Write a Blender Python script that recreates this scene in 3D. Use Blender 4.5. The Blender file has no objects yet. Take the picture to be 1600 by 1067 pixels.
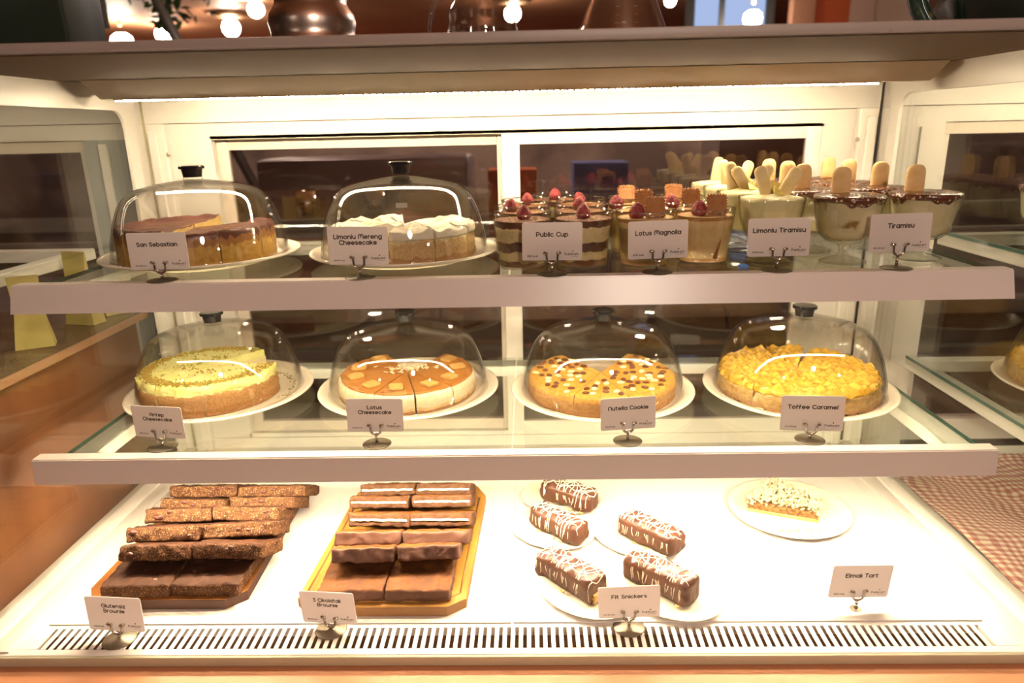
import bpy, bmesh, math, random
from mathutils import Vector, Matrix, noise, Euler
PI = math.pi
random.seed(7)
S = bpy.context.scene
COL = S.collection

# ------------------------------------------------------------------ camera
cam_d = bpy.data.cameras.new('camera')
cam = bpy.data.objects.new('camera', cam_d)
COL.objects.link(cam)
S.camera = cam
cam_d.sensor_width = 36.0
cam_d.lens = 1116.35 / 1600 * 36
cam_d.clip_start = 0.02
cam_d.clip_end = 60
cam.matrix_world = Matrix(((0.999591, 0.014603, 0.024578, 0.033606),
                           (0.019393, 0.285301, -0.958242, -0.747498),
                           (-0.021006, 0.958327, 0.284902, 0.631199),
                           (0, 0, 0, 1)))
cam_d.dof.use_dof = True
cam_d.dof.focus_distance = 1.02
cam_d.dof.aperture_fstop = 4.0

# ------------------------------------------------------------------ world and exposure
W = bpy.data.worlds.new('world')
S.world = W
W.use_nodes = True
bg = W.node_tree.nodes['Background']
bg.inputs[0].default_value = (1.0, 0.72, 0.52, 1)
bg.inputs[1].default_value = 0.4
S.view_settings.view_transform = 'Standard'
S.view_settings.look = 'None'
S.view_settings.gamma = 1
S.view_settings.exposure = 0.0
S.view_settings.use_curve_mapping = False
cy = S.cycles
cy.max_bounces = 10
cy.diffuse_bounces = 3
cy.glossy_bounces = 4
cy.transmission_bounces = 6
cy.transparent_max_bounces = 40
cy.caustics_reflective = False
cy.caustics_refractive = False
cy.sample_clamp_indirect = 4
cy.sample_clamp_direct = 0
cy.use_denoising = True
cy.use_adaptive_sampling = True
cy.adaptive_threshold = 0.02
cy.use_light_tree = True

LED_TOP, LED_MID, LED_LOW = 400.0, 340.0, 600.0     # strength of the three strips
LED_COL = (1.0, 0.80, 0.52)
ROOM_LAMP = 175.0

# ------------------------------------------------------------------ materials
MATS = {}
def nodes_of(name):
    m = bpy.data.materials.new(name)
    m.use_nodes = True
    nt = m.node_tree
    return m, nt, nt.nodes['Principled BSDF'], nt.nodes['Material Output']

def mat(name, col, rough=0.5, metal=0.0, spec=0.5, var=None, vscale=30.0, vfac=(0.35, 0.65), bump=0.0, bscale=60.0,
        emit=None, estr=0.0, sss=0.0, speck=None, speck_scale=300.0, speck_t=0.72, stretch=None, coat=0.0):
    if name in MATS:
        return MATS[name]
    m, nt, p, out = nodes_of(name)
    N, L = nt.nodes, nt.links
    p.inputs['Base Color'].default_value = (*col, 1)
    p.inputs['Roughness'].default_value = rough
    p.inputs['Metallic'].default_value = metal
    p.inputs['Specular IOR Level'].default_value = spec
    p.inputs['Coat Weight'].default_value = coat
    p.inputs['Coat Roughness'].default_value = 0.08
    if sss:
        p.inputs['Subsurface Weight'].default_value = sss
        p.inputs['Subsurface Radius'].default_value = (0.006, 0.004, 0.002)
        p.inputs['Subsurface Scale'].default_value = 1.0
    tc = N.new('ShaderNodeTexCoord')
    src = tc.outputs['Object']
    if stretch:
        mp = N.new('ShaderNodeMapping')
        mp.inputs['Scale'].default_value = stretch
        L.new(src, mp.inputs[0]); src = mp.outputs[0]
    c_out = None
    if var:
        n = N.new('ShaderNodeTexNoise'); n.inputs['Scale'].default_value = vscale; n.inputs['Detail'].default_value = 6
        L.new(src, n.inputs['Vector'])
        r = N.new('ShaderNodeValToRGB')
        r.color_ramp.elements[0].position = vfac[0]; r.color_ramp.elements[1].position = vfac[1]
        r.color_ramp.elements[0].color = (*col, 1); r.color_ramp.elements[1].color = (*var, 1)
        L.new(n.outputs[0], r.inputs[0])
        c_out = r.outputs[0]
    if speck:
        v = N.new('ShaderNodeTexVoronoi'); v.inputs['Scale'].default_value = speck_scale
        L.new(tc.outputs['Object'], v.inputs['Vector'])
        sep = N.new('ShaderNodeSeparateColor'); L.new(v.outputs['Color'], sep.inputs[0])
        th = N.new('ShaderNodeMath'); th.operation = 'GREATER_THAN'; th.inputs[1].default_value = speck_t
        L.new(sep.outputs[0], th.inputs[0])
        mx = N.new('ShaderNodeMix'); mx.data_type = 'RGBA'
        L.new(th.outputs[0], mx.inputs['Factor'])
        if c_out: L.new(c_out, mx.inputs[6])
        else: mx.inputs[6].default_value = (*col, 1)
        mx.inputs[7].default_value = (*speck, 1)
        c_out = mx.outputs[2]
    if c_out: L.new(c_out, p.inputs['Base Color'])
    if bump:
        n2 = N.new('ShaderNodeTexNoise'); n2.inputs['Scale'].default_value = bscale; n2.inputs['Detail'].default_value = 5
        L.new(src, n2.inputs['Vector'])
        b = N.new('ShaderNodeBump'); b.inputs['Strength'].default_value = min(1, bump); b.inputs['Distance'].default_value = 0.002
        L.new(n2.outputs[0], b.inputs['Height']); L.new(b.outputs[0], p.inputs['Normal'])
    if emit:
        p.inputs['Emission Color'].default_value = (*emit, 1)
        p.inputs['Emission Strength'].default_value = estr
    MATS[name] = m
    return m

def mat_layers(name, stops, wob=0.004, wscale=40.0, rough=0.5, fine=None, fscale=250.0, bump=0.3, axis=2, vary=0.12, streak=None):
    """colour bands by height in the object's own space: stops = [(z, colour), ...] the colour holds from z upwards"""
    if name in MATS: return MATS[name]
    m, nt, p, out = nodes_of(name)
    N, L = nt.nodes, nt.links
    p.inputs['Roughness'].default_value = rough
    tc = N.new('ShaderNodeTexCoord')
    sp = N.new('ShaderNodeSeparateXYZ'); L.new(tc.outputs['Object'], sp.inputs[0])
    mp = N.new('ShaderNodeMapping'); mp.inputs['Scale'].default_value = streak or (1, 1, 0.6)
    L.new(tc.outputs['Object'], mp.inputs[0])
    n = N.new('ShaderNodeTexNoise'); n.inputs['Scale'].default_value = wscale; n.inputs['Detail'].default_value = 4
    L.new(mp.outputs[0], n.inputs['Vector'])
    a = N.new('ShaderNodeMath'); a.operation = 'MULTIPLY_ADD'
    L.new(n.outputs[0], a.inputs[0]); a.inputs[1].default_value = wob * 4
    s2 = N.new('ShaderNodeMath'); s2.operation = 'SUBTRACT'
    L.new(sp.outputs[axis], s2.inputs[0]); s2.inputs[1].default_value = wob * 2
    L.new(s2.outputs[0], a.inputs[2])
    z0 = stops[0][0]; z1 = stops[-1][0] + 0.004
    mr = N.new('ShaderNodeMapRange'); mr.inputs[1].default_value = z0; mr.inputs[2].default_value = z1
    L.new(a.outputs[0], mr.inputs[0])
    r = N.new('ShaderNodeValToRGB')
    els = r.color_ramp.elements
    first = True
    eps = 0.012
    pts = []
    for i, (z, c) in enumerate(stops):
        t = (z - z0) / (z1 - z0)
        if i: pts.append((t - eps, stops[i-1][1])); pts.append((t + eps, c))
        else: pts.append((0, c))
    els[0].position = 0; els[0].color = (*pts[0][1], 1)
    els[1].position = min(1, max(0, pts[1][0])) if len(pts) > 1 else 1; els[1].color = (*pts[min(1, len(pts)-1)][1], 1)
    for t, c in pts[2:]:
        e = els.new(min(1, max(0, t))); e.color = (*c, 1)
    L.new(mr.outputs[0], r.inputs[0])
    n3 = N.new('ShaderNodeTexNoise'); n3.inputs['Scale'].default_value = fscale; n3.inputs['Detail'].default_value = 5
    L.new(tc.outputs['Object'], n3.inputs['Vector'])
    hs = N.new('ShaderNodeMix'); hs.data_type = 'RGBA'; hs.blend_type = 'MULTIPLY'; hs.inputs['Factor'].default_value = 1
    cr = N.new('ShaderNodeValToRGB'); cr.color_ramp.elements[0].position = 0.35; cr.color_ramp.elements[1].position = 0.65
    lo = 1 - vary * 2
    cr.color_ramp.elements[0].color = (lo, lo * 0.96, lo * 0.9, 1)
    L.new(n3.outputs[0], cr.inputs[0]); L.new(r.outputs[0], hs.inputs[6]); L.new(cr.outputs[0], hs.inputs[7])
    L.new(hs.outputs[2], p.inputs['Base Color'])
    b = N.new('ShaderNodeBump'); b.inputs['Strength'].default_value = bump; b.inputs['Distance'].default_value = 0.001
    L.new(n3.outputs[0], b.inputs['Height']); L.new(b.outputs[0], p.inputs['Normal'])
    MATS[name] = m
    return m

def mat_glass(name, tint=(1, 1, 1), f0=0.04, rough=0.01, edge=0.0, edge_col=(0.8, 0.85, 0.8)):
    """clear sheet: lets light straight through and reflects by angle; EDGE adds the body tint of the longer path at grazing angles"""
    if name in MATS: return MATS[name]
    m = bpy.data.materials.new(name); m.use_nodes = True
    nt = m.node_tree; N, L = nt.nodes, nt.links; N.clear()
    out = N.new('ShaderNodeOutputMaterial')
    g = N.new('ShaderNodeNewGeometry')
    d = N.new('ShaderNodeVectorMath'); d.operation = 'DOT_PRODUCT'
    L.new(g.outputs['Incoming'], d.inputs[0]); L.new(g.outputs['Normal'], d.inputs[1])
    a = N.new('ShaderNodeMath'); a.operation = 'ABSOLUTE'; L.new(d.outputs['Value'], a.inputs[0])
    o = N.new('ShaderNodeMath'); o.operation = 'SUBTRACT'; o.inputs[0].default_value = 1; L.new(a.outputs[0], o.inputs[1]); o.use_clamp = True
    pw = N.new('ShaderNodeMath'); pw.operation = 'POWER'; L.new(o.outputs[0], pw.inputs[0]); pw.inputs[1].default_value = 5
    f = N.new('ShaderNodeMath'); f.operation = 'MULTIPLY_ADD'; L.new(pw.outputs[0], f.inputs[0]); f.inputs[1].default_value = 1 - f0; f.inputs[2].default_value = f0
    f.use_clamp = True
    tr = N.new('ShaderNodeBsdfTransparent'); tr.inputs[0].default_value = (*tint, 1)
    if edge:
        p3 = N.new('ShaderNodeMath'); p3.operation = 'POWER'; L.new(o.outputs[0], p3.inputs[0]); p3.inputs[1].default_value = 3
        q = N.new('ShaderNodeMath'); q.operation = 'MULTIPLY'; L.new(p3.outputs[0], q.inputs[0]); q.inputs[1].default_value = edge
        mx = N.new('ShaderNodeMix'); mx.data_type = 'RGBA'; L.new(q.outputs[0], mx.inputs['Factor'])
        mx.inputs[6].default_value = (*tint, 1); mx.inputs[7].default_value = (*edge_col, 1)
        L.new(mx.outputs[2], tr.inputs[0])
    gl = N.new('ShaderNodeBsdfGlossy'); gl.inputs['Roughness'].default_value = rough
    ms = N.new('ShaderNodeMixShader')
    L.new(f.outputs[0], ms.inputs[0]); L.new(tr.outputs[0], ms.inputs[1]); L.new(gl.outputs[0], ms.inputs[2])
    L.new(ms.outputs[0], out.inputs[0])
    MATS[name] = m
    return m

def mat_emit(name, col, strength, dots=0.0):
    if name in MATS: return MATS[name]
    m = bpy.data.materials.new(name); m.use_nodes = True
    nt = m.node_tree; N, L = nt.nodes, nt.links; N.clear()
    out = N.new('ShaderNodeOutputMaterial'); e = N.new('ShaderNodeEmission')
    e.inputs[0].default_value = (*col, 1); e.inputs[1].default_value = strength
    L.new(e.outputs[0], out.inputs[0])
    MATS[name] = m
    return m

def mat_gingham(name):
    m, nt, p, out = nodes_of(name); N, L = nt.nodes, nt.links
    tc = N.new('ShaderNodeTexCoord')
    nz = N.new('ShaderNodeTexNoise'); nz.inputs['Scale'].default_value = 5; L.new(tc.outputs['Object'], nz.inputs['Vector'])
    wv = N.new('ShaderNodeVectorMath'); wv.operation = 'MULTIPLY_ADD'; L.new(nz.outputs['Color'], wv.inputs[0])
    wv.inputs[1].default_value = (0.11, 0.11, 0); L.new(tc.outputs['Object'], wv.inputs[2])
    s = N.new('ShaderNodeSeparateXYZ'); L.new(wv.outputs[0], s.inputs[0])
    def stripe(sock):
        k = N.new('ShaderNodeMath'); k.operation = 'MULTIPLY'; L.new(sock, k.inputs[0]); k.inputs[1].default_value = 77
        f = N.new('ShaderNodeMath'); f.operation = 'FRACT'; L.new(k.outputs[0], f.inputs[0])
        g = N.new('ShaderNodeMath'); g.operation = 'GREATER_THAN'; L.new(f.outputs[0], g.inputs[0]); g.inputs[1].default_value = 0.5
        return g.outputs[0]
    ad = N.new('ShaderNodeMath'); L.new(stripe(s.outputs[0]), ad.inputs[0]); L.new(stripe(s.outputs[1]), ad.inputs[1])
    r = N.new('ShaderNodeValToRGB'); r.color_ramp.interpolation = 'CONSTANT'
    e = r.color_ramp.elements; e[0].color = (0.88, 0.80, 0.64, 1); e[1].position = 0.3; e[1].color = (0.62, 0.34, 0.28, 1)
    e2 = e.new(0.8); e2.color = (0.42, 0.12, 0.09, 1)
    h = N.new('ShaderNodeMath'); h.operation = 'MULTIPLY'; L.new(ad.outputs[0], h.inputs[0]); h.inputs[1].default_value = 0.5
    L.new(h.outputs[0], r.inputs[0]); L.new(r.outputs[0], p.inputs['Base Color']); p.inputs['Roughness'].default_value = 0.9
    MATS[name] = m
    return m

white = mat('white enamel', (0.80, 0.76, 0.70), 0.35, bump=0.02, bscale=20)
white_deck = mat('white deck enamel', (0.86, 0.82, 0.77), 0.4)
rail_m = mat('satin rail enamel', (0.82, 0.735, 0.69), 0.30, spec=0.6)
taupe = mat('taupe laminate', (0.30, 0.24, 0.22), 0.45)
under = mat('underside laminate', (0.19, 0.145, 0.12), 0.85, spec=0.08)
olive = mat('lip enamel', (0.50, 0.46, 0.33), 0.45)
orange_pan = mat('orange counter panel', (0.58, 0.26, 0.135), 0.5, var=(0.54, 0.24, 0.12), vscale=3)
dark = mat('dark gap', (0.02, 0.018, 0.016), 0.6)
gray_post = mat('grey post enamel', (0.36, 0.38, 0.37), 0.5)
steel_in = mat('drip tray steel', (0.30, 0.22, 0.18), 0.35, metal=0.6)
crema = mat('cream ceramic', (0.84, 0.77, 0.62), 0.18, spec=0.6)
plate_w = mat('white ceramic', (0.86, 0.82, 0.72), 0.2, spec=0.6)
knob_m = mat('black glossy plastic', (0.012, 0.012, 0.014), 0.15, spec=0.7, coat=0.5)
chrome = mat('chrome', (0.75, 0.72, 0.68), 0.12, metal=1.0)
def mat_paper(name, col, thru=0.55):
    m, nt, p, out = nodes_of(name)
    N, L = nt.nodes, nt.links
    p.inputs['Base Color'].default_value = (*col, 1); p.inputs['Roughness'].default_value = .55
    t = N.new('ShaderNodeBsdfTranslucent'); t.inputs[0].default_value = (*[min(1, c*1.05) for c in col], 1)
    mx = N.new('ShaderNodeMixShader'); mx.inputs[0].default_value = thru
    L.new(p.outputs[0], mx.inputs[1]); L.new(t.outputs[0], mx.inputs[2]); L.new(mx.outputs[0], out.inputs[0])
    MATS[name] = m
    return m
paper = mat_paper('card stock', (0.95, 0.90, 0.90))
ink = mat('dark brown ink', (0.035, 0.018, 0.012), 0.6)
dome_g = mat_glass('clear acrylic', (0.985, 0.98, 0.965), 0.075, 0.03, edge=0.3, edge_col=(0.80, 0.77, 0.72))
glass_c = mat_glass('clear drinking glass', (0.985, 0.985, 0.97), 0.09, 0.02, edge=0.5, edge_col=(0.75, 0.75, 0.7))
shelf_g = mat_glass('shelf glass', (0.94, 0.97, 0.94), 0.06, 0.0)
pane_g = mat_glass('case pane', (0.95, 0.96, 0.95), 0.07, 0.0)
door_g = mat_glass('tinted door glass', (0.80, 0.76, 0.74), 0.14, 0.03)
teal_e = mat('green glass edge', (0.05, 0.16, 0.13), 0.15, spec=0.8)
wood_a = mat('walnut board', (0.22, 0.075, 0.016), 0.45, spec=.3, var=(0.33, 0.13, 0.028), vscale=9, vfac=(0.3, 0.7), stretch=(6, 0.8, 6))
wood_a2 = mat('walnut board edge', (0.085, 0.034, 0.022), 0.4)
wood_b = mat('acacia board', (0.33, 0.15, 0.028), 0.45, spec=.3, var=(0.46, 0.24, 0.05), vscale=9, vfac=(0.3, 0.7), stretch=(6, 0.8, 6))
brown_wood = mat('brown veneer', (0.30, 0.12, 0.05), 0.3, var=(0.22, 0.08, 0.035), vscale=4, stretch=(1, 5, 1))

# ------------------------------------------------------------------ object helpers
def link(o):
    COL.objects.link(o); return o

def thing(name, label, cat, loc=(0, 0, 0), rz=0.0, group=None):
    o = link(bpy.data.objects.new(name, None))
    o.location = loc; o.rotation_euler = (0, 0, rz)
    o.empty_display_size = 0.01
    o['label'] = label; o['category'] = cat
    if group: o['group'] = group
    return o

def tag(o, label, cat, group=None, kind=None):
    o['label'] = label; o['category'] = cat
    if group: o['group'] = group
    if kind: o['kind'] = kind
    return o

def obj(name, bm, mats, parent=None, loc=None, smooth=True, rot=None, angle=0.6):
    me = bm
    if isinstance(bm, bmesh.types.BMesh):
        if smooth:
            for f in bm.faces: f.smooth = True
            for e in bm.edges:
                if len(e.link_faces) == 2 and e.calc_face_angle(0) > angle: e.smooth = False
        me = bpy.data.meshes.new(name)
        bm.to_mesh(me); bm.free()
    if not isinstance(mats, (list, tuple)): mats = [mats]
    if not me.materials:
        for m_ in mats: me.materials.append(m_)
    o = link(bpy.data.objects.new(name, me))
    if parent: o.parent = parent
    if loc is not None: o.location = loc
    if rot is not None: o.rotation_euler = rot
    return o

def struct(name, bm, mats, label=None, **k):
    o = obj(name, bm, mats, **k)
    o['kind'] = 'structure'
    if label: o['label'] = label
    return o

def dup(root, loc=None, rz=None, label=None, group=None):
    def cp(o, par):
        c = o.copy(); COL.objects.link(c); c.parent = par
        for ch in kids.get(o.name, ()): cp(ch, c)
        return c
    kids = {}
    for o in list(COL.objects):
        if o.parent: kids.setdefault(o.parent.name, []).append(o)
    r = cp(root, None)
    if loc is not None: r.location = loc
    if rz is not None: r.rotation_euler = (0, 0, rz)
    if label: r['label'] = label
    if group: r['group'] = group
    return r

def box(bm, x0, x1, y0, y1, z0, z1, bev=0.0, mi=0, seg=2):
    r = bmesh.ops.create_cube(bm, size=1)
    vs = r['verts']
    for v in vs:
        v.co = Vector(((x0+x1)/2 + v.co.x*(x1-x0), (y0+y1)/2 + v.co.y*(y1-y0), (z0+z1)/2 + v.co.z*(z1-z0)))
    fs = set(f for v in vs for f in v.link_faces)
    for f in fs: f.material_index = mi
    if bev:
        es = list(set(e for v in vs for e in v.link_edges))
        bmesh.ops.bevel(bm, geom=es, offset=bev, segments=seg, affect='EDGES', profile=0.5, material=mi)
    return bm

def bx(*a, **k): return box(bmesh.new(), *a, **k)

def lathe(prof, seg=64, bm=None, mi=0, c=(0, 0), a0=0, sx=1, sy=1, wob=None):
    """prof: [(r, z)...] open or closed profile revolved about z"""
    bm = bm or bmesh.new()
    rings = []
    for (r, z) in prof:
        if r < 1e-6: rings.append([bm.verts.new((c[0], c[1], z))]); continue
        ring = []
        for i in range(seg):
            a = 2*PI*i/seg + a0
            rr = r; zz = z
            if wob: rr, zz = wob(r, z, a)
            ring.append(bm.verts.new((c[0] + rr*math.cos(a)*sx, c[1] + rr*math.sin(a)*sy, zz)))
        rings.append(ring)
    for A, B in zip(rings, rings[1:]):
        n = max(len(A), len(B))
        for i in range(n):
            j = (i+1) % n
            if len(A) == 1 and len(B) == 1: break
            if len(A) == 1: vs = (A[0], B[j], B[i])
            elif len(B) == 1: vs = (A[i], A[j], B[0])
            else: vs = (A[i], A[j], B[j], B[i])
            try:
                f = bm.faces.new(vs); f.material_index = mi
            except ValueError: pass
    return bm

def tube(bm, pts, r, seg=8, mi=0, caps=True, taper=None):
    pts = [Vector(p) for p in pts]
    rings = []
    up = Vector((0.01, 0.02, 1)).normalized()
    for i, p in enumerate(pts):
        t = (pts[min(i+1, len(pts)-1)] - pts[max(i-1, 0)]).normalized()
        n = t.cross(up)
        if n.length < 1e-3: n = t.cross(Vector((1, 0, 0)))
        n.normalize(); b = t.cross(n).normalized()
        rr = r if taper is None else r * taper[i]
        rings.append([bm.verts.new(p + (n*math.cos(2*PI*k/seg) + b*math.sin(2*PI*k/seg))*rr) for k in range(seg)])
    for A, B in zip(rings, rings[1:]):
        for k in range(seg):
            f = bm.faces.new((A[k], A[(k+1) % seg], B[(k+1) % seg], B[k])); f.material_index = mi
    if caps:
        for R_, rev in ((rings[0], True), (rings[-1], False)):
            f = bm.faces.new(R_[::-1] if rev else R_); f.material_index = mi
    return bm

def prism(pts, z0, z1, bm=None, mi=0, bev=0.0):
    bm = bm or bmesh.new()
    lo = [bm.verts.new((x, y, z0)) for x, y in pts]
    hi = [bm.verts.new((x, y, z1)) for x, y in pts]
    fs = [bm.faces.new(lo[::-1]), bm.faces.new(hi)]
    n = len(pts)
    for i in range(n):
        fs.append(bm.faces.new((lo[i], lo[(i+1) % n], hi[(i+1) % n], hi[i])))
    for f in fs: f.material_index = mi
    if bev:
        es = list(set(e for f in fs[:2] for e in f.edges))
        bmesh.ops.bevel(bm, geom=es, offset=bev, segments=2, affect='EDGES', profile=0.5, material=mi)
    return bm

def rrect(w, h, r, n=4):
    out = []
    for cx, cy_, a in ((w/2-r, h/2-r, 0), (-w/2+r, h/2-r, 90), (-w/2+r, -h/2+r, 180), (w/2-r, -h/2+r, 270)):
        for i in range(n+1):
            t = math.radians(a + 90*i/n)
            out.append((cx + r*math.cos(t), cy_ + r*math.sin(t)))
    return out

def lump_box(w, d, h, nx, ny, nz, amp, freq, seed=0.0, rnd=0.003, mi_f=None):
    """subdivided block with rounded rims and a crumbly surface; base at z=0, centred in x and y"""
    bm = bmesh.new()
    def P(u, v, t):
        x, y, z = (u-.5)*w, (v-.5)*d, t*h
        q = Vector((max(-w/2+rnd, min(w/2-rnd, x)), max(-d/2+rnd, min(d/2-rnd, y)), max(rnd, min(h-rnd, z))))
        p = Vector((x, y, z))
        dd = p - q
        if dd.length > rnd: p = q + dd.normalized()*rnd
        nn = noise.noise_vector(p*freq + Vector((seed, seed*2.3, 1))) * amp + noise.noise_vector(p*freq*3.1 + Vector((seed*3, 5, seed))) * amp * 0.5
        return p + nn
    cache = {}
    def V(i, j, k):
        if (i, j, k) not in cache: cache[(i, j, k)] = bm.verts.new(P(i/nx, j/ny, k/nz))
        return cache[(i, j, k)]
    def F(a, b, c, d_, mi):
        f = bm.faces.new((V(*a), V(*b), V(*c), V(*d_))); f.material_index = mi
    for i in range(nx):
        for j in range(ny):
            F((i, j, 0), (i, j+1, 0), (i+1, j+1, 0), (i+1, j, 0), 1)
            F((i, j, nz), (i+1, j, nz), (i+1, j+1, nz), (i, j+1, nz), 0)
    for i in range(nx):
        for k in range(nz):
            F((i, 0, k), (i+1, 0, k), (i+1, 0, k+1), (i, 0, k+1), 1)
            F((i, ny, k), (i, ny, k+1), (i+1, ny, k+1), (i+1, ny, k), 1)
    for j in range(ny):
        for k in range(nz):
            F((0, j, k), (0, j, k+1), (0, j+1, k+1), (0, j+1, k), 1)
            F((nx, j, k), (nx, j+1, k), (nx, j+1, k+1), (nx, j, k+1), 1)
    return bm

def text_mesh(body, width=None, size=0.006, bold=0.0, align='CENTER', depth=0.0002, line=1.05):
    cu = bpy.data.curves.new('lettering', 'FONT')
    cu.body = body; cu.size = size; cu.align_x = align; cu.align_y = 'CENTER'
    cu.offset = bold; cu.extrude = depth/2; cu.resolution_u = 3; cu.space_line = line; cu.space_character = 1.06
    o = link(bpy.data.objects.new('lettering', cu))
    bpy.context.view_layer.update()
    if width and o.dimensions.x > 0:
        k = width / o.dimensions.x
        cu.size *= k; cu.offset *= k
    bpy.context.view_layer.update()
    dg = bpy.context.evaluated_depsgraph_get()
    me = bpy.data.meshes.new_from_object(o.evaluated_get(dg))
    bpy.data.objects.remove(o); bpy.data.curves.remove(cu)
    me.transform(Matrix.Rotation(PI/2, 4, 'X'))      # stand up, facing -Y
    me.materials.clear()
    return me

# ------------------------------------------------------------------ rounded single-stroke lettering
def _arc(cx, cy_, rx, ry, a0, a1, n=9):
    return [(cx + rx*math.cos(math.radians(a0 + (a1-a0)*i/n)), cy_ + ry*math.sin(math.radians(a0 + (a1-a0)*i/n))) for i in range(n+1)]
_o = lambda cx=.5, cy_=.5, r=.5: _arc(cx, cy_, r, r, 0, 360, 18)
_arch = [(0, 0), (0, 1)], [(0, .45)] + _arc(.45, .55, .45, .45, 180, 0) + [(.9, 0)]
H_ = 1.42
GLYPH = {
 'a': (1.0, [_o(), [(1, 1), (1, 0)]]), 'b': (1.0, [_o(), [(0, H_), (0, 0)]]), 'c': (.9, [_arc(.5, .5, .5, .5, 48, 312)]),
 'd': (1.0, [_o(), [(1, H_), (1, 0)]]), 'e': (1.0, [[(0.02, .5), (1, .5)] + _arc(.5, .5, .5, .5, 0, 318)]),
 'f': (.62, [[(.15, 0), (.15, H_-.4)] + _arc(.5, H_-.35, .35, .35, 180, 85), [(0, .86), (.58, .86)]]),
 'g': (1.0, [_o(), [(1, 1), (1, 0)] + _arc(.5, 0, .5, .45, 0, -140)]), 'h': (.9, [[(0, H_), (0, 0)], _arch[1]]),
 'i': (.0, [[(0, 1), (0, 0)], [(0, 1.36), (0, 1.38)]]), '\u0131': (.0, [[(0, 1), (0, 0)]]),
 'k': (.75, [[(0, H_), (0, 0)], [(.72, .98), (.05, .42)], [(.25, .55), (.75, 0)]]), 'l': (.0, [[(0, H_), (0, 0)]]),
 'm': (1.5, [[(0, 0), (0, 1)], [(0, .5)] + _arc(.375, .6, .375, .4, 180, 0) + [(.75, 0)], [(.75, .5)] + _arc(1.125, .6, .375, .4, 180, 0) + [(1.5, 0)]]),
 'n': (.9, list(_arch)), 'o': (1.0, [_o()]), 'p': (1.0, [_o(), [(0, 1), (0, -.42)]]),
 'r': (.5, [[(0, 0), (0, 1)], [(0, .5)] + _arc(.42, .56, .42, .44, 180, 78)]),
 's': (.72, [[(.70, .86)] + _arc(.36, .74, .32, .26, 50, 200) + [(.12, .58), (.6, .44)] + _arc(.38, .26, .34, .26, 20, -150)]),
 't': (.6, [[(.15, 1.34), (.15, .35)] + _arc(.5, .36, .35, .36, 180, 280), [(0, 1), (.58, 1)]]),
 'u': (.9, [[(0, 1), (0, .45)] + _arc(.45, .45, .45, .45, 180, 360) + [(.9, 1)], [(.9, .5), (.9, 0)]]),
 'w': (1.4, [[(0, 1), (0, .4)] + _arc(.35, .38, .35, .38, 180, 360) + [(.7, .8)], [(.7, .4)] + _arc(1.05, .38, .35, .38, 180, 360) + [(1.4, 1)]]),
 'z': (.75, [[(0, 1), (.75, 1), (0, 0), (.78, 0)]]),
 'A': (1.1, [[(0, 0), (0, .87)] + _arc(.55, .87, .55, .55, 180, 0) + [(1.1, 0)], [(0, .55), (1.1, .55)]]),
 'B': (1.0, [[(0, 0), (0, H_), (.5, H_)] + _arc(.55, 1.08, .38, .34, 90, -90) + [(0, .74)], [(.5, .74)] + _arc(.6, .37, .42, .37, 90, -90) + [(0, 0)]]),
 'C': (1.15, [_arc(.71, .71, .71, .71, 45, 315, 16)]), '\u00c7': (1.15, [_arc(.71, .71, .71, .71, 45, 315, 16), [(.72, 0), (.68, -.34)]]),
 'E': (.85, [[(.85, H_), (0, H_), (0, 0), (.85, 0)], [(0, .74), (.78, .74)]]), 'F': (.85, [[(.85, H_), (0, H_), (0, 0)], [(0, .72), (.75, .72)]]),
 'G': (1.3, [_arc(.71, .71, .71, .71, 45, 360, 16) + [(.8, .71)]]), 'L': (.8, [[(0, H_), (0, 0), (.8, 0)]]),
 'M': (1.6, [[(0, 0), (0, 1.0)] + _arc(.4, 1.0, .4, .42, 180, 0) + [(.8, .4)], [(.8, 1.0)] + _arc(1.2, 1.0, .4, .42, 180, 0) + [(1.6, 0)]]),
 'N': (1.1, [[(0, 0), (0, .87)] + _arc(.55, .87, .55, .55, 180, 0) + [(1.1, 0)]]),
 'P': (.95, [[(0, 0), (0, H_), (.5, H_)] + _arc(.52, .98, .44, .44, 90, -90) + [(0, .54)]]),
 'S': (.95, [[(.9, 1.22)] + _arc(.48, 1.05, .42, .36, 40, 210) + [(.2, .78), (.75, .62)] + _arc(.48, .36, .46, .36, 25, -155)]),
 'T': (1.0, [[(0, H_), (1, H_)], [(.5, H_), (.5, 0)]]), '3': (.8, [[(0, H_), (.7, H_), (.3, .85)] + _arc(.36, .42, .42, .42, 80, -150)]),
 ' ': (.35, []),
}
def stroke_text(body, width=None, size=.0055, wt=.22, line=2.1):
    b_ = bmesh.new()
    rows = body.split('\n'); lens = []
    for r in rows: lens.append(sum(GLYPH[ch][0] + .42 for ch in r) - .42)
    total = max(lens); k = size/1.42 if width is None else width/total
    for ri, r in enumerate(rows):
        x = -lens[ri]/2; y0 = ((len(rows)-1)/2 - ri)*line - .7
        for ch in r:
            adv, strokes = GLYPH[ch]
            for st in strokes:
                P = [Vector(((x+px)*k, (y0+py)*k)) for px, py in st]
                h = wt*k/2
                for a, c_ in zip(P, P[1:]):
                    d = c_ - a
                    if d.length < 1e-9: continue
                    n_ = Vector((-d.y, d.x)).normalized()*h
                    b_.faces.new([b_.verts.new((v.x, 0, v.y)) for v in (a-n_, c_-n_, c_+n_, a+n_)])
                for a in P:
                    b_.faces.new([b_.verts.new((a.x + h*math.cos(t*PI/5), 0, a.y + h*math.sin(t*PI/5))) for t in range(10)])
            x += adv + .42
    me = bpy.data.meshes.new('lettering'); b_.to_mesh(me); b_.free()
    return me
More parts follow.
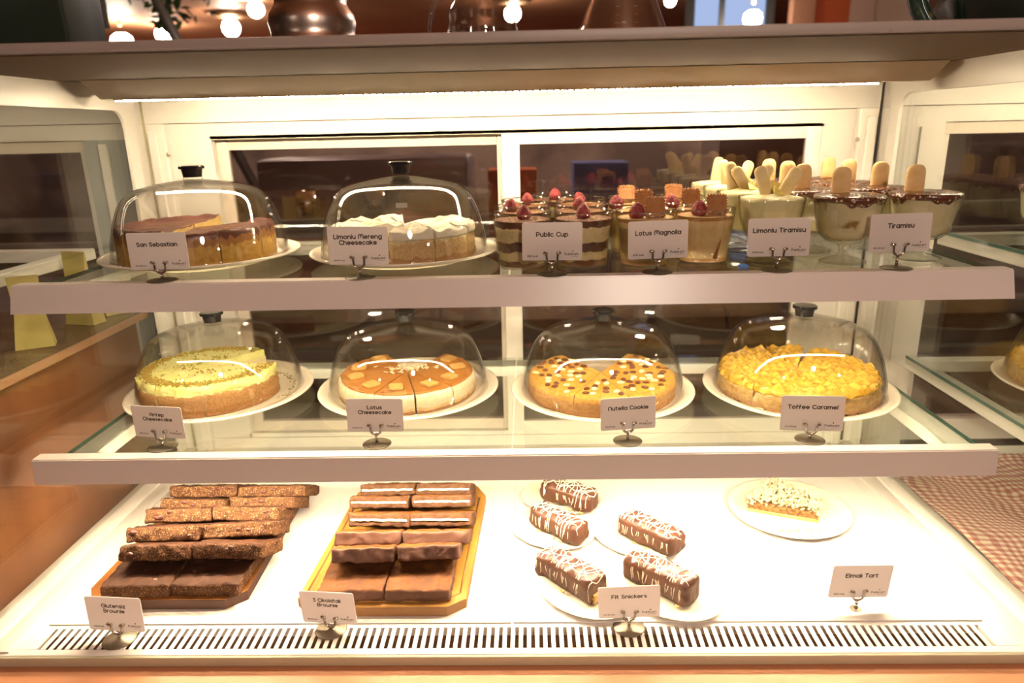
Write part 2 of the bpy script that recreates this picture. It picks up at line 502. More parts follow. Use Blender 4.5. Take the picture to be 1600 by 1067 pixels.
# ================================================================== THE ROOM
def quadbox(name, x0, x1, y0, y1, z0, z1, m_, label=None):
    return struct(name, bx(x0, x1, y0, y1, z0, z1), m_, label)

floor_m = mat('brown floor tile', (0.16, 0.09, 0.06), 0.4, var=(0.12, 0.07, 0.05), vscale=2)
ceil_m = mat('orange brown ceiling', (0.50, 0.22, 0.11), 0.6, var=(0.42, 0.17, 0.08), vscale=1.2)
wall_o = mat('burnt orange wall', (0.42, 0.13, 0.05), 0.6, var=(0.34, 0.09, 0.04), vscale=1.5)
wall_d = mat('dark brown wall', (0.10, 0.05, 0.035), 0.7)
cream_w = mat('cream wall panel', (0.62, 0.45, 0.34), 0.6)
quadbox('floor', -5.5, 5.5, -4, 9.2, -0.95, -0.90, floor_m)
quadbox('ceiling', -5.5, 5.5, -4, 9.2, 1.80, 1.85, ceil_m)
quadbox('wall_back', -5.5, 5.5, 9.1, 9.2, -0.9, 1.8, wall_o)
quadbox('wall_left', -5.6, -5.5, -4, 9.2, -0.9, 1.8, wall_d)
quadbox('wall_right', 5.5, 5.6, -4, 9.2, -0.9, 1.8, wall_d)
quadbox('wall_front', -5.5, 5.5, -4.1, -4, -0.9, 1.8, wall_d)

# far furniture seen over the counter
w_ = struct('trim_1', box(bx(2.0, 2.16, 5.0, 5.1, -0.9, 1.8), 2.16, 2.42, 5.02, 5.1, -0.9, 1.8, mi=1),
            [mat('tan pilaster', (0.30, 0.14, 0.08), 0.6), mat('rust panel', (0.42, 0.075, 0.02), 0.6)])
struct('trim_2', box(bx(2.42, 2.6, 5.02, 5.1, -0.9, 1.8), 2.6, 3.9, 5.05, 5.1, -0.9, 1.8, mi=1), [mat('pale pilaster', (0.50, 0.33, 0.26), 0.6), cream_w])
glow = mat_emit('daylit frosted pane', (0.36, 0.46, 0.72), 1.1)
fr = thing('room_window', 'pale blue lit window with black frame behind the counter jugs', 'window', (1.62, 5.2, 0))
b_ = bmesh.new()
for a in ((-.36, -.30), (-.115, -.075), (.235, .30)): box(b_, a[0], a[1], -.03, .03, -.3, 1.78)
box(b_, -.36, .30, -.03, .03, -.36, -.3)
obj('window_frame', b_, mat('black window frame', (0.01, 0.01, 0.01), 0.5), fr)
obj('window_pane', bx(-.30, -.115, -.005, .005, -.3, 1.78), glow, fr)
obj('window_pane', bx(-.075, .235, -.005, .005, -.3, 1.78), glow, fr)
pl = mat_emit('white lamp glass', (1.0, 0.86, 0.68), 80.0)
brass = mat('brushed brass disc', (0.55, 0.32, 0.18), 0.35, metal=0.7)

def ceiling_lamp(x, y, z, r, label, strength_m=pl, wide=True):
    t = thing('ceiling_lamp', label, 'lamp', (x, y, z), group=None)
    obj('globe', lathe([(0, -r), (r*.5, -r*.87), (r*.87, -r*.5), (r, 0), (r*.87, r*.5), (r*.5, r*.8), (0, r*.86)], 24), strength_m, t)
    if wide: obj('ceiling_disc', lathe([(0, r*.84), (r*2.4, r*1.3), (r*2.45, r*1.45), (0, r*1.5)], 32), brass, t)
    obj('stem', lathe([(0, r*1.45), (.015, r*1.45), (.015, 1.80-z), (0, 1.80-z)], 10), brass, t)
    return t
ceiling_lamp(-2.90, 6.93, 1.66, .085, 'round white ceiling lamp under a brass disc, between the plant and the steel kettle')
ceiling_lamp(-2.36, 6.15, 1.70, .07, 'white ceiling lamp partly hidden by the left edge of the steel kettle')
ceiling_lamp(-4.18, 7.23, 1.58, .11, 'low white globe lamp beside the dark green box', wide=False)
ceiling_lamp(-3.90, 7.6, 1.70, .09, 'fainter round white lamp behind the low globe lamp', wide=False)
ceiling_lamp(-0.08, 6.45, 1.655, .075, 'round white ceiling lamp showing through the ribbed glass jug')
ceiling_lamp(1.36, 6.4, 1.72, .05, 'small white lamp between the glass flask and the blue window', wide=False)
ceiling_lamp(2.30, 4.6, 1.39, .065, 'round white lamp glowing in front of the blue window', wide=False).location = (1.68, 4.9, 1.36)  # glowing globe standing in for a lamp mirrored in the window pane

# customers' side: middle lamp inferred from rail glint, outer two added unseen as fill
pend = mat_emit('warm pendant glass', (1.0, 0.82, 0.66), ROOM_LAMP)
pend_fill = mat_emit('warm far pendant glass', (1.0, 0.82, 0.66), 45.0)
for i, (x, y) in enumerate(((-2.6, -3.2), (0.45, -1.6), (3.0, -3.2))):
    ceiling_lamp(x, y, 1.22 if i == 1 else 1.5, .10, ['round pendant lamp over the shop floor, nearest the left wall', 'round pendant lamp over the middle of the shop floor',
                 'round pendant lamp over the shop floor, nearest the right wall'][i], pend if i == 1 else pend_fill, False)
for x in (-1.1, .9): ceiling_lamp(x, 2.3, 1.50, .09, 'round kitchen lamp above the bench, over the %s' % ('coffee machine' if x < 0 else 'grey bin'), pend, False)  # added out of view to brighten what shows through the doors

# kitchen side, dimly seen through the sliding doors
kc = thing('back_bench', 'dark steel kitchen bench seen through the case doors', 'bench', (0, 1.75, -.9))
stl = mat('grey steel', (.34, .33, .36), .35, metal=.5)
obj('bench_top', bx(-2.2, 2.2, -.3, .35, .95, .99), stl, kc)
obj('cupboard', bx(-2.15, 2.15, -.25, .35, 0, .95), mat('dark cupboard', (.07, .06, .06), .5), kc)
em = thing('coffee_machine', 'grey steel coffee machine on the kitchen bench behind the case', 'coffee machine', (-.52, 1.75, .09))
obj('machine_body', bx(-.36, .36, -.05, .25, 0, .46, bev=.02), stl, em); obj('drip_grid', bx(-.34, .34, -.25, -.05, 0, .06, bev=.01), dark, em)
for k in (-.18, .05): obj('brewing_group', lathe([(0, .28), (.04, .28), (.04, .36), (0, .36)], 20), chrome, em, loc=(k, -.10, 0))
tag(obj('storage_jar', lathe([(0, 0), (.09, 0), (.095, .02), (.095, .2), (.07, .24), (0, .24)], 28), mat('pale jar', (.55, .45, .38), .4), loc=(.08, 1.7, .09)), 'pale storage jar beside the coffee machine on the kitchen bench', 'jar')
tag(obj('orange_box', bx(-.09, .09, -.08, .08, 0, .40, bev=.005), mat('orange carton', (.7, .2, .08), .6), loc=(-.02, 2.0, .09)), 'orange carton on the kitchen bench behind the doors', 'box')
tag(obj('blue_box', bx(-.10, .10, -.08, .08, 0, .42, bev=.005), mat('blue carton', (.12, .2, .55), .6), loc=(.30, 1.98, .09)), 'blue carton on the kitchen bench beside the orange one', 'box')
tag(obj('grey_bin', bx(-.3, .3, -.1, .15, 0, .5, bev=.02), mat('grey bin plastic', (.30, .26, .25), .5), loc=(.95, 1.75, .09)), 'large grey bin at the end of the kitchen bench', 'bin')

struct('trim_3', bx(-5.4, 5.4, 3.2, 3.3, -.9, .60), mat('kitchen partition', (.42, .34, .29), .6, var=(.16, .13, .12), vscale=2.2, vfac=(.42, .6)))

# potted plant far behind, leaning pole, hanging rod
random.seed(3)
pt = thing('hanging_plant', 'dark green leafy hanging plant in front of the orange ceiling', 'plant', (-2.25, 4.2, 1.75))
b_ = bmesh.new()
for i in range(230):
    a = random.uniform(0, 2*PI); rr = abs(random.gauss(0, .20)); zz = random.uniform(-.42, .04)
    k = 1 - max(0, -zz)*1.2
    p = Vector((math.cos(a)*rr*k*1.25, math.sin(a)*rr*k, zz))
    d = Vector((random.gauss(0, 1), random.gauss(0, 1), random.gauss(-.5, .7))).normalized()
    s = d.cross(Vector((random.random(), random.random(), 1))).normalized()
    L_ = random.uniform(.06, .11)
    vs = [b_.verts.new(p), b_.verts.new(p + d*L_*.5 + s*L_*.25), b_.verts.new(p + d*L_), b_.verts.new(p + d*L_*.5 - s*L_*.25)]
    b_.faces.new(vs)
obj('foliage', b_, mat('dark leaf', (0.025, 0.05, 0.015), 0.5, var=(0.05, 0.09, 0.02), vscale=12), pt, smooth=False)
obj('hanging_basket', lathe([(0, -.08), (.1, -.07), (.13, .05), (.12, .05), (.09, -.05), (0, -.06)], 20), wall_d, pt)
tag(obj('leaning_pole', tube(bmesh.new(), [(-1.76, 3.0, 1.30), (-1.66, 3.0, 1.05), (-1.3, 3.0, 0.2), (-.9, 3.0, -.9)], .025, 10), dark), 'black slanting pole in front of the hanging plant', 'pole')
tag(obj('hanging_rod', bx(-2.09, -2.02, 3.0, 3.05, 1.15, 1.8), dark), 'short black rod hanging from the ceiling next to the dark green box', 'rod')

# ================================================================== THE DISPLAY CASE
BW = .62
case = thing('display_case', 'white enamelled glass pastry display case with warm light strips', 'display case', (0, 0, 0))
# deck: slab with a row of ventilation slots along the front
b_ = bmesh.new()
box(b_, -.70, .70, 0, .0115, -.013, 0, bev=.0012)
box(b_, -.70, -.6145, .0115, .0505, -.013, 0)
box(b_, .6115, .70, .0115, .0505, -.013, 0)
n_sl = 117; pitch = 1.226 / n_sl
for i in range(n_sl + 1):
    x = -.6145 + i*pitch
    if x < .6110: box(b_, x, min(.6115, x + pitch*.50), .0115, .0505, -.0015, 0)
box(b_, -.70, .70, .0505, .62, -.013, 0)
obj('deck', b_, white_deck, case, smooth=False)
b_ = bmesh.new()
box(b_, -.622, .0035, .0575, .60, .0001, .0022, bev=.0007); box(b_, .0065, .622, .0575, .60, .0001, .0022, bev=.0007)
obj('deck_panel', b_, white_deck, case, smooth=False)
for s in (-1, 1):
    b_ = bmesh.new()
    box(b_, min(s*.668, s*.705), max(s*.668, s*.705), -.001, .62, -.013, .007, bev=.003)
    box(b_, min(s*.640, s*.668), max(s*.640, s*.668), .004, .62, -.005, .0025, bev=.001)
    obj('side_sill', b_, white, case)
obj('drip_tray', bx(-.63, .63, .002, .07, -.045, -.04), steel_in, case, smooth=False)
obj('tray_wall', bx(-.63, .63, .052, .055, -.045, -.013), mat('tray wall', (0.16, 0.09, 0.06), 0.5), case, smooth=False)
obj('front_lip', bx(-.705, .705, -.004, .0015, -.0145, -.001, bev=.0015), olive, case)
# back frame
b_ = bmesh.new()
box(b_, -.69, .69, BW, .66, .6545, .7165)
for s in (-1, 1):
    a, c_ = sorted((s*.632, s*.69)); box(b_, a, c_, BW-.012, .66, 0, .6545, bev=.003)
    a, c_ = sorted((s*.645, s*.662)); box(b_, a, c_, BW-.018, BW-.011, 0, .64, bev=.002)
box(b_, -.632, -.553, BW+.004, .66, 0, .653); box(b_, .573, .632, BW+.004, .66, 0, .653)
box(b_, -.553, .573, BW+.004, .66, .6245, .653)
box(b_, -.632, .632, BW, .66, 0, .022); box(b_, -.632, .632, BW+.006, .66, .0235, .03)
obj('back_frame', b_, white, case, smooth=False)
for s in (-.63, .632): obj('screw', lathe([(0, 0), (.004, .0005), (.0035, .002), (0, .0026)], 16), mat('screw head', (0.5, 0.46, 0.4), 0.3, metal=.5), case, loc=(s, BW-.012 if abs(s) > .632 else BW-.0122, .600), rot=(PI/2, 0, 0))
tan_r = mat('shaded door rail enamel', (0.72, 0.64, 0.55), 0.4)  # shade of the recessed rail put into the enamel colour
obj('door_track', bx(-.556, .576, BW+.004, BW+.05, .6235, .630), white, case, smooth=False)
obj('door_track', bx(-.556, .576, BW+.004, BW+.05, .022, .0305), white, case, smooth=False)
def sliding_door(x0, x1, y, m_, name='sliding_door'):
    b_ = bmesh.new(); st = .0225
    box(b_, x0, x0+st+(.0112 if x0 > -.1 else 0), y, y+.014, .03, .6243, bev=.002); box(b_, x1-st-.004, x1, y, y+.014, .03, .6243, bev=.002)
    box(b_, x0+st+(.0112 if x0 > -.1 else 0), x1-st-.004, y+.0005, y+.0135, .604, .6240); box(b_, x0+st, x1-st-.004, y+.0005, y+.0135, .03, .052)
    d = obj(name, b_, m_, case)
    obj('door_glass', bx(x0+st, x1-st, y+.005, y+.009, .05, .606), door_g, d, smooth=False)
    return d
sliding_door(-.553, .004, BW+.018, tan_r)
sliding_door(-.0135, .573, BW+.003, white)
# side panes with their rounded white frames
def side_panel(s):
    x0, x1 = sorted((s*.684, s*.690))
    yo0, yo1, zo1 = .04, .62, .7165
    yi1, zi1, r = .576, .677, .032
    bmx = bmesh.new()
    inner = [(yo0, zi1)] + [(yi1 - r + r*math.sin(t*PI/16), zi1 - r + r*math.cos(t*PI/16)) for t in range(0, 9)] + [(yi1, .007)]
    outer = [(yo0, zo1)] + [(yo1, zo1)]*9 + [(yo1, .007)]
    for xs in (0,):
        A = [bmx.verts.new((x0, y, z)) for y, z in inner]; B = [bmx.verts.new((x0, y, z)) for y, z in outer]
        C_ = [bmx.verts.new((x1, y, z)) for y, z in inner]; D = [bmx.verts.new((x1, y, z)) for y, z in outer]
        for i in range(len(A)-1):
            for q in ((A[i], A[i+1], B[i+1], B[i]), (C_[i], D[i], D[i+1], C_[i+1]), (A[i], C_[i], C_[i+1], A[i+1])):
                try: bmx.faces.new(q)
                except ValueError: pass
    obj('side_frame', bmx, white, case, smooth=False)
    x0, x1 = sorted((s*.6915, s*.6965))
    obj('side_pane', bx(x0, x1, .01, .62, .007, .7155), pane_g, case, smooth=False)
side_panel(-1); side_panel(1)
obj('black_seal', bx(.6655, .6685, BW-.016, BW-.0125, .01, .70), dark, case, smooth=False)
obj('pale_seal', bx(-.6685, -.666, BW-.016, BW-.0125, .01, .70), mat('seal', (.45, .4, .25), .5), case, smooth=False)
# front pane
obj('front_pane', bx(-.683, .683, .0, .004, .0008, .714), mat_glass('front pane glass', (0.99, 0.99, 0.99), 0.02, 0.0), case, smooth=False, rot=(-.012*0, 0, 0))
# light housing and strips
hb = prism([(.398, .7155), (.448, .6905), (.464, .6905), (.464, .7155)], -.648, .664)
hb.transform(Matrix(((0, 0, 1, 0), (1, 0, 0, 0), (0, 1, 0, 0), (0, 0, 0, 1))))
obj('light_housing', hb, mat('housing enamel', (0.93, 0.84, 0.70), 0.35), case, smooth=False)
def led_strip(x0, x1, y, z, strength, tilt, parent, name='light_strip'):
    t = math.radians(tilt)
    st = obj(name, bx(x0, x1, -.005, .005, .0, .002), white, parent, loc=(0, y, z), smooth=False, rot=(t, 0, 0))
    b_ = bmesh.new(); n = 112; p = (x1-x0)/n
    for i in range(n):
        cx = x0 + (i+.5)*p
        box(b_, cx-.0034, cx+.0034, -.0026, .0026, -.0020, -.0002)
    d = obj('diodes', b_, mat_emit('diodes %g' % strength, LED_COL, strength), st, smooth=False)
    d['kind'] = 'stuff'
    return st
led_strip(-.628, .588, .4535, .6889, LED_TOP, 4, case)

# counter slab over the case, base below, and the two neighbours
ctp = thing('serving_counter', 'long counter with a taupe top above the pastry case and an orange front below it', 'counter', (0, 0, 0))
obj('counter_top', bx(-2.4, 2.4, .05, .80, .7172, .7285, bev=.001), taupe, ctp)
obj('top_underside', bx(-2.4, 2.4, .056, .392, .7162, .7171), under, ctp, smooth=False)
obj('counter_base', bx(-.72, .72, .0025, .66, -.90, -.0465), orange_pan, ctp)
obj('front_ledge', bx(-.90, .90, -.16, .002, -.034, -.0155, bev=.002), orange_pan, ctp, smooth=False)
obj('ledge_support', bx(-.88, .88, -.14, .002, -.90, -.0345), orange_pan, ctp, smooth=False)
cab = thing('wooden_cabinet', 'brown veneered cabinet standing against the case side by the yellow sleeves', 'cabinet', (-1.4, .35, -.9))
obj('cabinet_body', bx(-.75, .675, -.34, .22, 0, 1.195, bev=.002), brown_wood, cab)
obj('cabinet_top', bx(-.77, .69, -.345, .235, 1.195, 1.21, bev=.003), mat('cabinet top veneer', (0.13, 0.08, 0.05), 0.25, var=(.1, .05, .03), vscale=5), cab)
obj('top_edge', bx(.690, .693, -.345, .235, 1.196, 1.209), mat('pale veneer edge', (0.45, 0.24, 0.13), 0.4), cab)
yel = mat('yellow waxed paper', (0.62, 0.50, 0.15), 0.5, var=(0.52, 0.42, 0.12), vscale=30)
def sleeve(x, y, w, h, lean, rz, label):
    b_ = bmesh.new()
    pts = [(-w/2, 0), (w/2, 0), (w*.34, h*.55), (w*.40, h), (-w*.40, h), (-w*.34, h*.55)]
    for dy, sgn in ((-.012, 1), (.012, -1)):
        pass
    A = [b_.verts.new((px, -.014*(1-pz/h) - .001, pz)) for px, pz in pts]
    B = [b_.verts.new((px, .014*(1-pz/h) + .001, pz)) for px, pz in pts]
    for i in ((0, 1, 2, 5), (5, 2, 3, 4)):
        b_.faces.new([A[k] for k in i]); b_.faces.new([B[k] for k in reversed(i)])
    for i in range(6):
        j = (i+1) % 6
        b_.faces.new((A[j], A[i], B[i], B[j]))
    o = obj('paper_sleeve', b_, yel, smooth=False, loc=(x, y, .3105)); o.rotation_euler = (lean, 0, rz)
    tag(o, label, 'paper sleeve', 'yellow paper sleeves on the cabinet')
sleeve(-.765, .345, .055, .115, 0, .5, 'yellow tapered paper sleeve nearest the cabinet front')
sleeve(-.770, .49, .06, .13, 0, -.2, 'upright yellow paper sleeve behind the nearest sleeve')
sleeve(-.755, .56, .045, .09, 0, .9, 'small yellow paper sleeve rearmost on the cabinet')
# the neighbouring cases on both sides, of the same make
def neighbour(s, led, label):
    t = thing('neighbouring_case', label, 'display case', (0, 0, 0))
    def X(a, b): return tuple(sorted((s*a, s*b)))
    def part(nm, a, b, y0, y1, z0, z1, m_=white, **k): return obj(nm, bx(*X(a, b), y0, y1, z0, z1, **k), m_, t, smooth=False)
    part('fascia', .700, 2.1, BW, .66, .657, .7165); part('frame_head', .700, 2.1, BW+.003, .66, .6275, .6555)
    part('post', .700, .790, BW-.006, .66, -.01, .6275, gray_post if s < 0 else white)
    part('post_trim', .745, .760, BW-.012, BW-.0065, .0, .62)
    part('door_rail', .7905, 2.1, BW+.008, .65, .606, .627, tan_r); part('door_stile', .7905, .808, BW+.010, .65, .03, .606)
    part('door_sill', .7905, 2.1, BW+.004, .65, .0, .045); part('door_glass', .808, 2.1, BW+.016, BW+.020, .045, .606, door_g)
    part('deck', .712, 2.1, -.0, .615, -.03, -.012, white_deck)
    part('light_housing', .71, 2.1, .43, .462, .6935, .7155)
    if led: led_strip(*X(.722, 2.05), .4535, .6889, led, 4, t)
    for z, xa in ((.1900, .772), (.4340, .800)):
        part('shelf_rail', xa, xa+.026, .185, .606, z-.026, z-.0055, white, bev=.002)
        part('back_rail', xa+.026, 2.05, .575, .606, z-.026, z-.0055, white)
        part('front_rail', xa, 2.05, .160, .184, z-.035, z, rail_m, bev=.001)
        if s > 0:
            part('glass_panel', xa, 2.05, .1845, .604, z-.0055, z-.0003, shelf_g); part('glass_edge', xa-.0008, xa-.0001, .186, .603, z-.0056, z-.0002, teal_e)
    return t
neighbour(-1, 60.0, 'neighbouring case behind the wooden cabinet, its back wall dim')
neighbour(1, 300.0, 'neighbouring case on whose deck the gingham cloth lies')
b_ = bmesh.new()
nx, ny = 90, 110; g = []
for i in range(nx+1):
    row = []
    for j in range(ny+1):
        x = .714 + 1.3*i/nx; y = .0 + .575*j/ny
        z = -.0108 + .020*max(0, noise.noise(Vector((x*5+1, y*3.2, 2))))**1.0 + .011*max(0, math.sin((x*.9 + y*.6)*22 + 3*noise.noise(Vector((x*3, y*3, 5))))) * max(0, noise.noise(Vector((x*2.3, y*2.3, 9)))+.25)
        row.append(b_.verts.new((x, y, z)))
    g.append(row)
for i in range(nx):
    for j in range(ny): b_.faces.new((g[i][j], g[i+1][j], g[i+1][j+1], g[i][j+1]))
cl = obj('gingham_cloth', b_, mat_gingham('red and white gingham'))
md = cl.modifiers.new('thickness', 'SOLIDIFY'); md.thickness = .0008; md.offset = 1
tag(cl, 'crumpled red and white gingham cloth beside the pastry case', 'cloth')

# ================================================================== THE TWO SHELVES
def shelf(z, y0, led, label, ty=.0122):
    t = thing('glass_shelf', label, 'shelf', (0, 0, 0), group=None)
    h = .0372; d = .021
    b_ = bmesh.new()
    prof = [(y0, z), (y0+d, z), (y0+d, z-.007), (y0+.004, z-.007), (y0+.002-ty*.5, z-h+.004), (y0+.010-ty, z-h+.004), (y0+.010-ty, z-h), (y0-ty, z-h)]
    # solid bar with its foot flange
    prof = [(y0, z), (y0+d, z), (y0+d, z-.028), (y0+.006-ty*.8, z-.0335), (y0+.006-ty, z-h), (y0-ty, z-h)]
    A = [b_.verts.new((-.6742, y, zz)) for y, zz in prof]; B = [b_.verts.new((.6742, y, zz)) for y, zz in prof]
    b_.faces.new(A); b_.faces.new(B[::-1])
    for i in range(len(prof)):
        j = (i+1) % len(prof); b_.faces.new((A[i], B[i], B[j], A[j]))
    bmesh.ops.bevel(b_, geom=[e for e in b_.edges if abs(e.verts[0].co.x-e.verts[1].co.x) > 1 and e.verts[0].co.z > z-.001 and e.verts[0].co.y < y0+.001], offset=.0015, segments=2, affect='EDGES')
    bmesh.ops.recalc_face_normals(b_, faces=b_.faces)
    bar = obj('front_rail', b_, rail_m, t, angle=.3)
    for x0, x1 in ((-.637, -.602), (.622, .657)):
        obj('side_rail', bx(x0, x1, y0+d, .606, z-.026, z-.0055, bev=.002), white, t)
    obj('back_rail', bx(-.602, .622, .565, .606, z-.026, z-.0055, bev=.002), white, t)
    for x0, x1 in ((-.637, .0055), (.0085, .657)):
        gl = obj('glass_panel', bx(x0, x1, y0+d+.0005, .604, z-.0055, z-.0003, mi=0), [shelf_g, teal_e], t, smooth=False)
    for x0, x1 in ((-.6378, -.6371), (.6571, .6578)): obj('glass_edge', bx(x0, x1, y0+d+.001, .604, z-.0054, z-.0004), teal_e, t, smooth=False)
    led_strip(-.62, .62, y0+.0165, z-.0335, led, 12, t, 'light_strip')
    return t
SH1, SH2 = .4402, .1963
shelf(SH1, .1963, LED_MID, 'upper glass shelf with a satin taupe front rail, carrying dessert cups')
shelf(SH2, .1606, LED_LOW, 'lower glass shelf with a bright white front rail, carrying four cake domes', .003)
# ================================================================== NAME CARDS AND HOLDERS
GZ1, GZ2, GZ0 = SH1 - .0003, SH2 - .0003, .0
def holder(x, y, z0, zb, rz, label):
    """zb: height of the card's lower edge at its middle"""
    t = thing('card_holder', label, 'card holder', (x, y, z0), rz, 'chrome card holders')
    h = zb - z0
    obj('base', lathe([(0, 0), (.0205, 0), (.021, .0006), (.0195, .0014), (.008, .0022), (.0035, .0032), (0, .0032)], 40), mat('brushed steel base', (.17, .145, .11), .38, metal=.7), t)
    obj('stem', tube(bmesh.new(), [(0, 0, .003), (0, 0, h-.006)], .0021, 14), chrome, t)
    b_ = bmesh.new()
    pts = []
    for i in range(13):
        a = PI + PI*i/12
        pts.append((.0074*math.cos(a), -.0014, h + .0020 + .0062*math.sin(a)))
    pts = [(-.0088, -.0018, h+.0105), (-.0074, -.0016, h+.0065)] + pts + [(.0074, -.0016, h+.0065), (.0088, -.0018, h+.0105)]
    tube(b_, pts, .0017, 10)
    for s in (-1, 1): tube(b_, [(s*.0058, -.0020, h+.0102), (s*.0080, -.0020, h+.0095), (s*.0118, -.0020, h+.0110)], .0024, 10)
    pts2 = [(p[0]*.9, .0030, p[2]) for p in pts[1:-1]]
    tube(b_, pts2, .0010, 8)
    obj('clip', b_, chrome, t)
    return t

def name_card(title, kcal, c, rot, w, label, z0, base=None, hl=None, size_w=.055, lines=None):
    yaw, pit, rol = [math.radians(v) for v in rot]
    t = thing('name_card', label, 'name card', c, 0, None)
    t.rotation_mode = 'XYZ'
    R_ = Matrix.Rotation(yaw, 3, 'Z') @ Matrix.Rotation(-pit, 3, 'X') @ Matrix.Rotation(rol, 3, 'Y')
    t.rotation_euler = R_.to_euler()
    k = w / .081
    pr = prism(rrect(w, .051*k, .003), -.0005, .0005)
    pr.transform(Matrix.Rotation(PI/2, 4, 'X'))
    obj('card', pr, paper, t, smooth=False)
    two = '\n' in title
    me = stroke_text(title, size_w*k, wt=.33)
    obj('title_lettering', me, ink, t, loc=(0, -.0006, (.0085 if two else .0095)*k))
    me = text_mesh(kcal, .0145*k, .003, .00004)
    obj('calorie_lettering', me, ink, t, loc=(-.0265*k, -.0006, -.0197*k))
    me = stroke_text('Publicart', .0185*k, wt=.26)
    lg = obj('logo', me, ink, t, loc=(.0265*k, -.0006, -.0172*k))
    dt = lathe([(0, 0), (.0009, 0), (.0009, .0002), (0, .0002)], 14); dt.transform(Matrix.Rotation(PI/2, 4, 'X'))
    obj('logo_dot', dt, ink, lg, loc=(.0015*k, 0, .0040*k))
    obj('logo_underline', bx(-.001*k, .0085*k, -.0002, 0, -.0034*k, -.0031*k), mat('grey ink', (.25, .2, .2), .6), lg, smooth=False)
    # holder beneath
    bot = Vector(c) + R_ @ Vector((0, 0, -.0255*k))
    bxx, byy = base or (bot.x, bot.y)
    holder(bot.x, bot.y, z0, bot.z, yaw, hl)
    return t

CARDS = [
 ('San Sebastian', '361.00 kcal', (-.4735, .2165, .4809), (1.3, 0, 0), .081, GZ1, .055, 'white name card reading San Sebastian before the leftmost upper dome'),
 ('Limonlu Mereng\nCheesecake', '409.87 kcal', (-.1975, .2165, .4835), (4.4, 2, 1), .081, GZ1, .064, 'white name card reading Limonlu Mereng Cheesecake'),
 ('Public Cup', '580 kcal', (.066, .2165, .4847), (-.2, 2, .4), .081, GZ1, .042, 'white name card before the cocoa layered cups with raspberries'),
 ('Lotus Magnolia', '620 kcal', (.2083, .2165, .4845), (3, 0, -.9), .081, GZ1, .061, 'white name card before the caramel topped cups with biscuits'),
 ('Limonlu Tiramisu', '357.85 kcal', (.3694, .2165, .4848), (-5, 1, -1), .081, GZ1, .067, 'white name card reading Limonlu Tiramisu before the lemon bowls'),
 ('Tiramisu', '381.05 kcal', (.5296, .2165, .488), (.8, 1, -.8), .081, GZ1, .034, 'white name card reading only Tiramisu before the chocolate topped bowls'),
 ('Antep\nCheesecake', '430.10 kcal', (-.5047, .1990, .2362), (-6.7, -2, .7), .078, GZ2, .046, 'white name card reading Antep Cheesecake before the green pistachio cake'),
 ('Lotus\nCheesecake', '443.52 kcal', (-.19, .2020, .2416), (1, -2, 1), .081, GZ2, .047, 'white name card before the caramel cake topped with square biscuits'),
 ('Nutella Cookie', '533.49 kcal', (.1725, .2020, .2394), (3.6, -3, -1.6), .079, GZ2, .058, 'white name card before the cookie cake dotted with chocolate drops'),
 ('Toffee Caramel', '513.78 kcal', (.4318, .2000, .237), (-8, -2, -1.4), .085, GZ2, .063, 'white name card reading Toffee Caramel before the bumpy caramel cake'),
 ('Glutensiz\nBrownie', '318.35 kcal', (-.5102, .0310, .0385), (-5.7, 3, -1), .078, GZ0, .034, 'white name card reading Glutensiz Brownie on the case deck'),
 ('3 \u00c7ikolatal\u0131\nBrownie', '404.65 kcal', (-.236, .0470, .0341), (-9, 0, -3), .076, GZ0, .040, 'white name card reading 3 \u00c7ikolatal\u0131 Brownie on the case deck'),
 ('Fit Snickers', '337.80 kcal', (.1577, .0470, .0404), (0, -5, -2.5), .080, GZ0, .045, 'white name card on the deck before the drizzled chocolate bars'),
 ('Elmal\u0131 Tart', '328.0 kcal', (.4685, .0800, .0459), (3.1, -3, 2), .081, GZ0, .043, 'white name card reading Elmal\u0131 Tart on the bare right deck'),
]
HL = ['under the San Sebastian card', 'under the Limonlu Mereng Cheesecake card', 'under the card of the cocoa layered cups', 'under the card of the biscuit cups',
      'under the Limonlu Tiramisu card', 'under the Tiramisu card by the chocolate bowls', 'under the Antep Cheesecake card', 'under the card of the square biscuit cake',
      'under the card of the chocolate drop cookie cake', 'under the Toffee Caramel card', 'under the Glutensiz Brownie card', 'under the \u00c7ikolatal\u0131 Brownie card',
      'under the card of the drizzled chocolate bars', 'under the Elmal\u0131 Tart card']
for (ti, kc, c, ro, w, z0, sw, lb), h_ in zip(CARDS, HL):
    name_card(ti, kc, c, ro, w, lb, z0, hl='small chrome round-based holder ' + h_, size_w=sw)

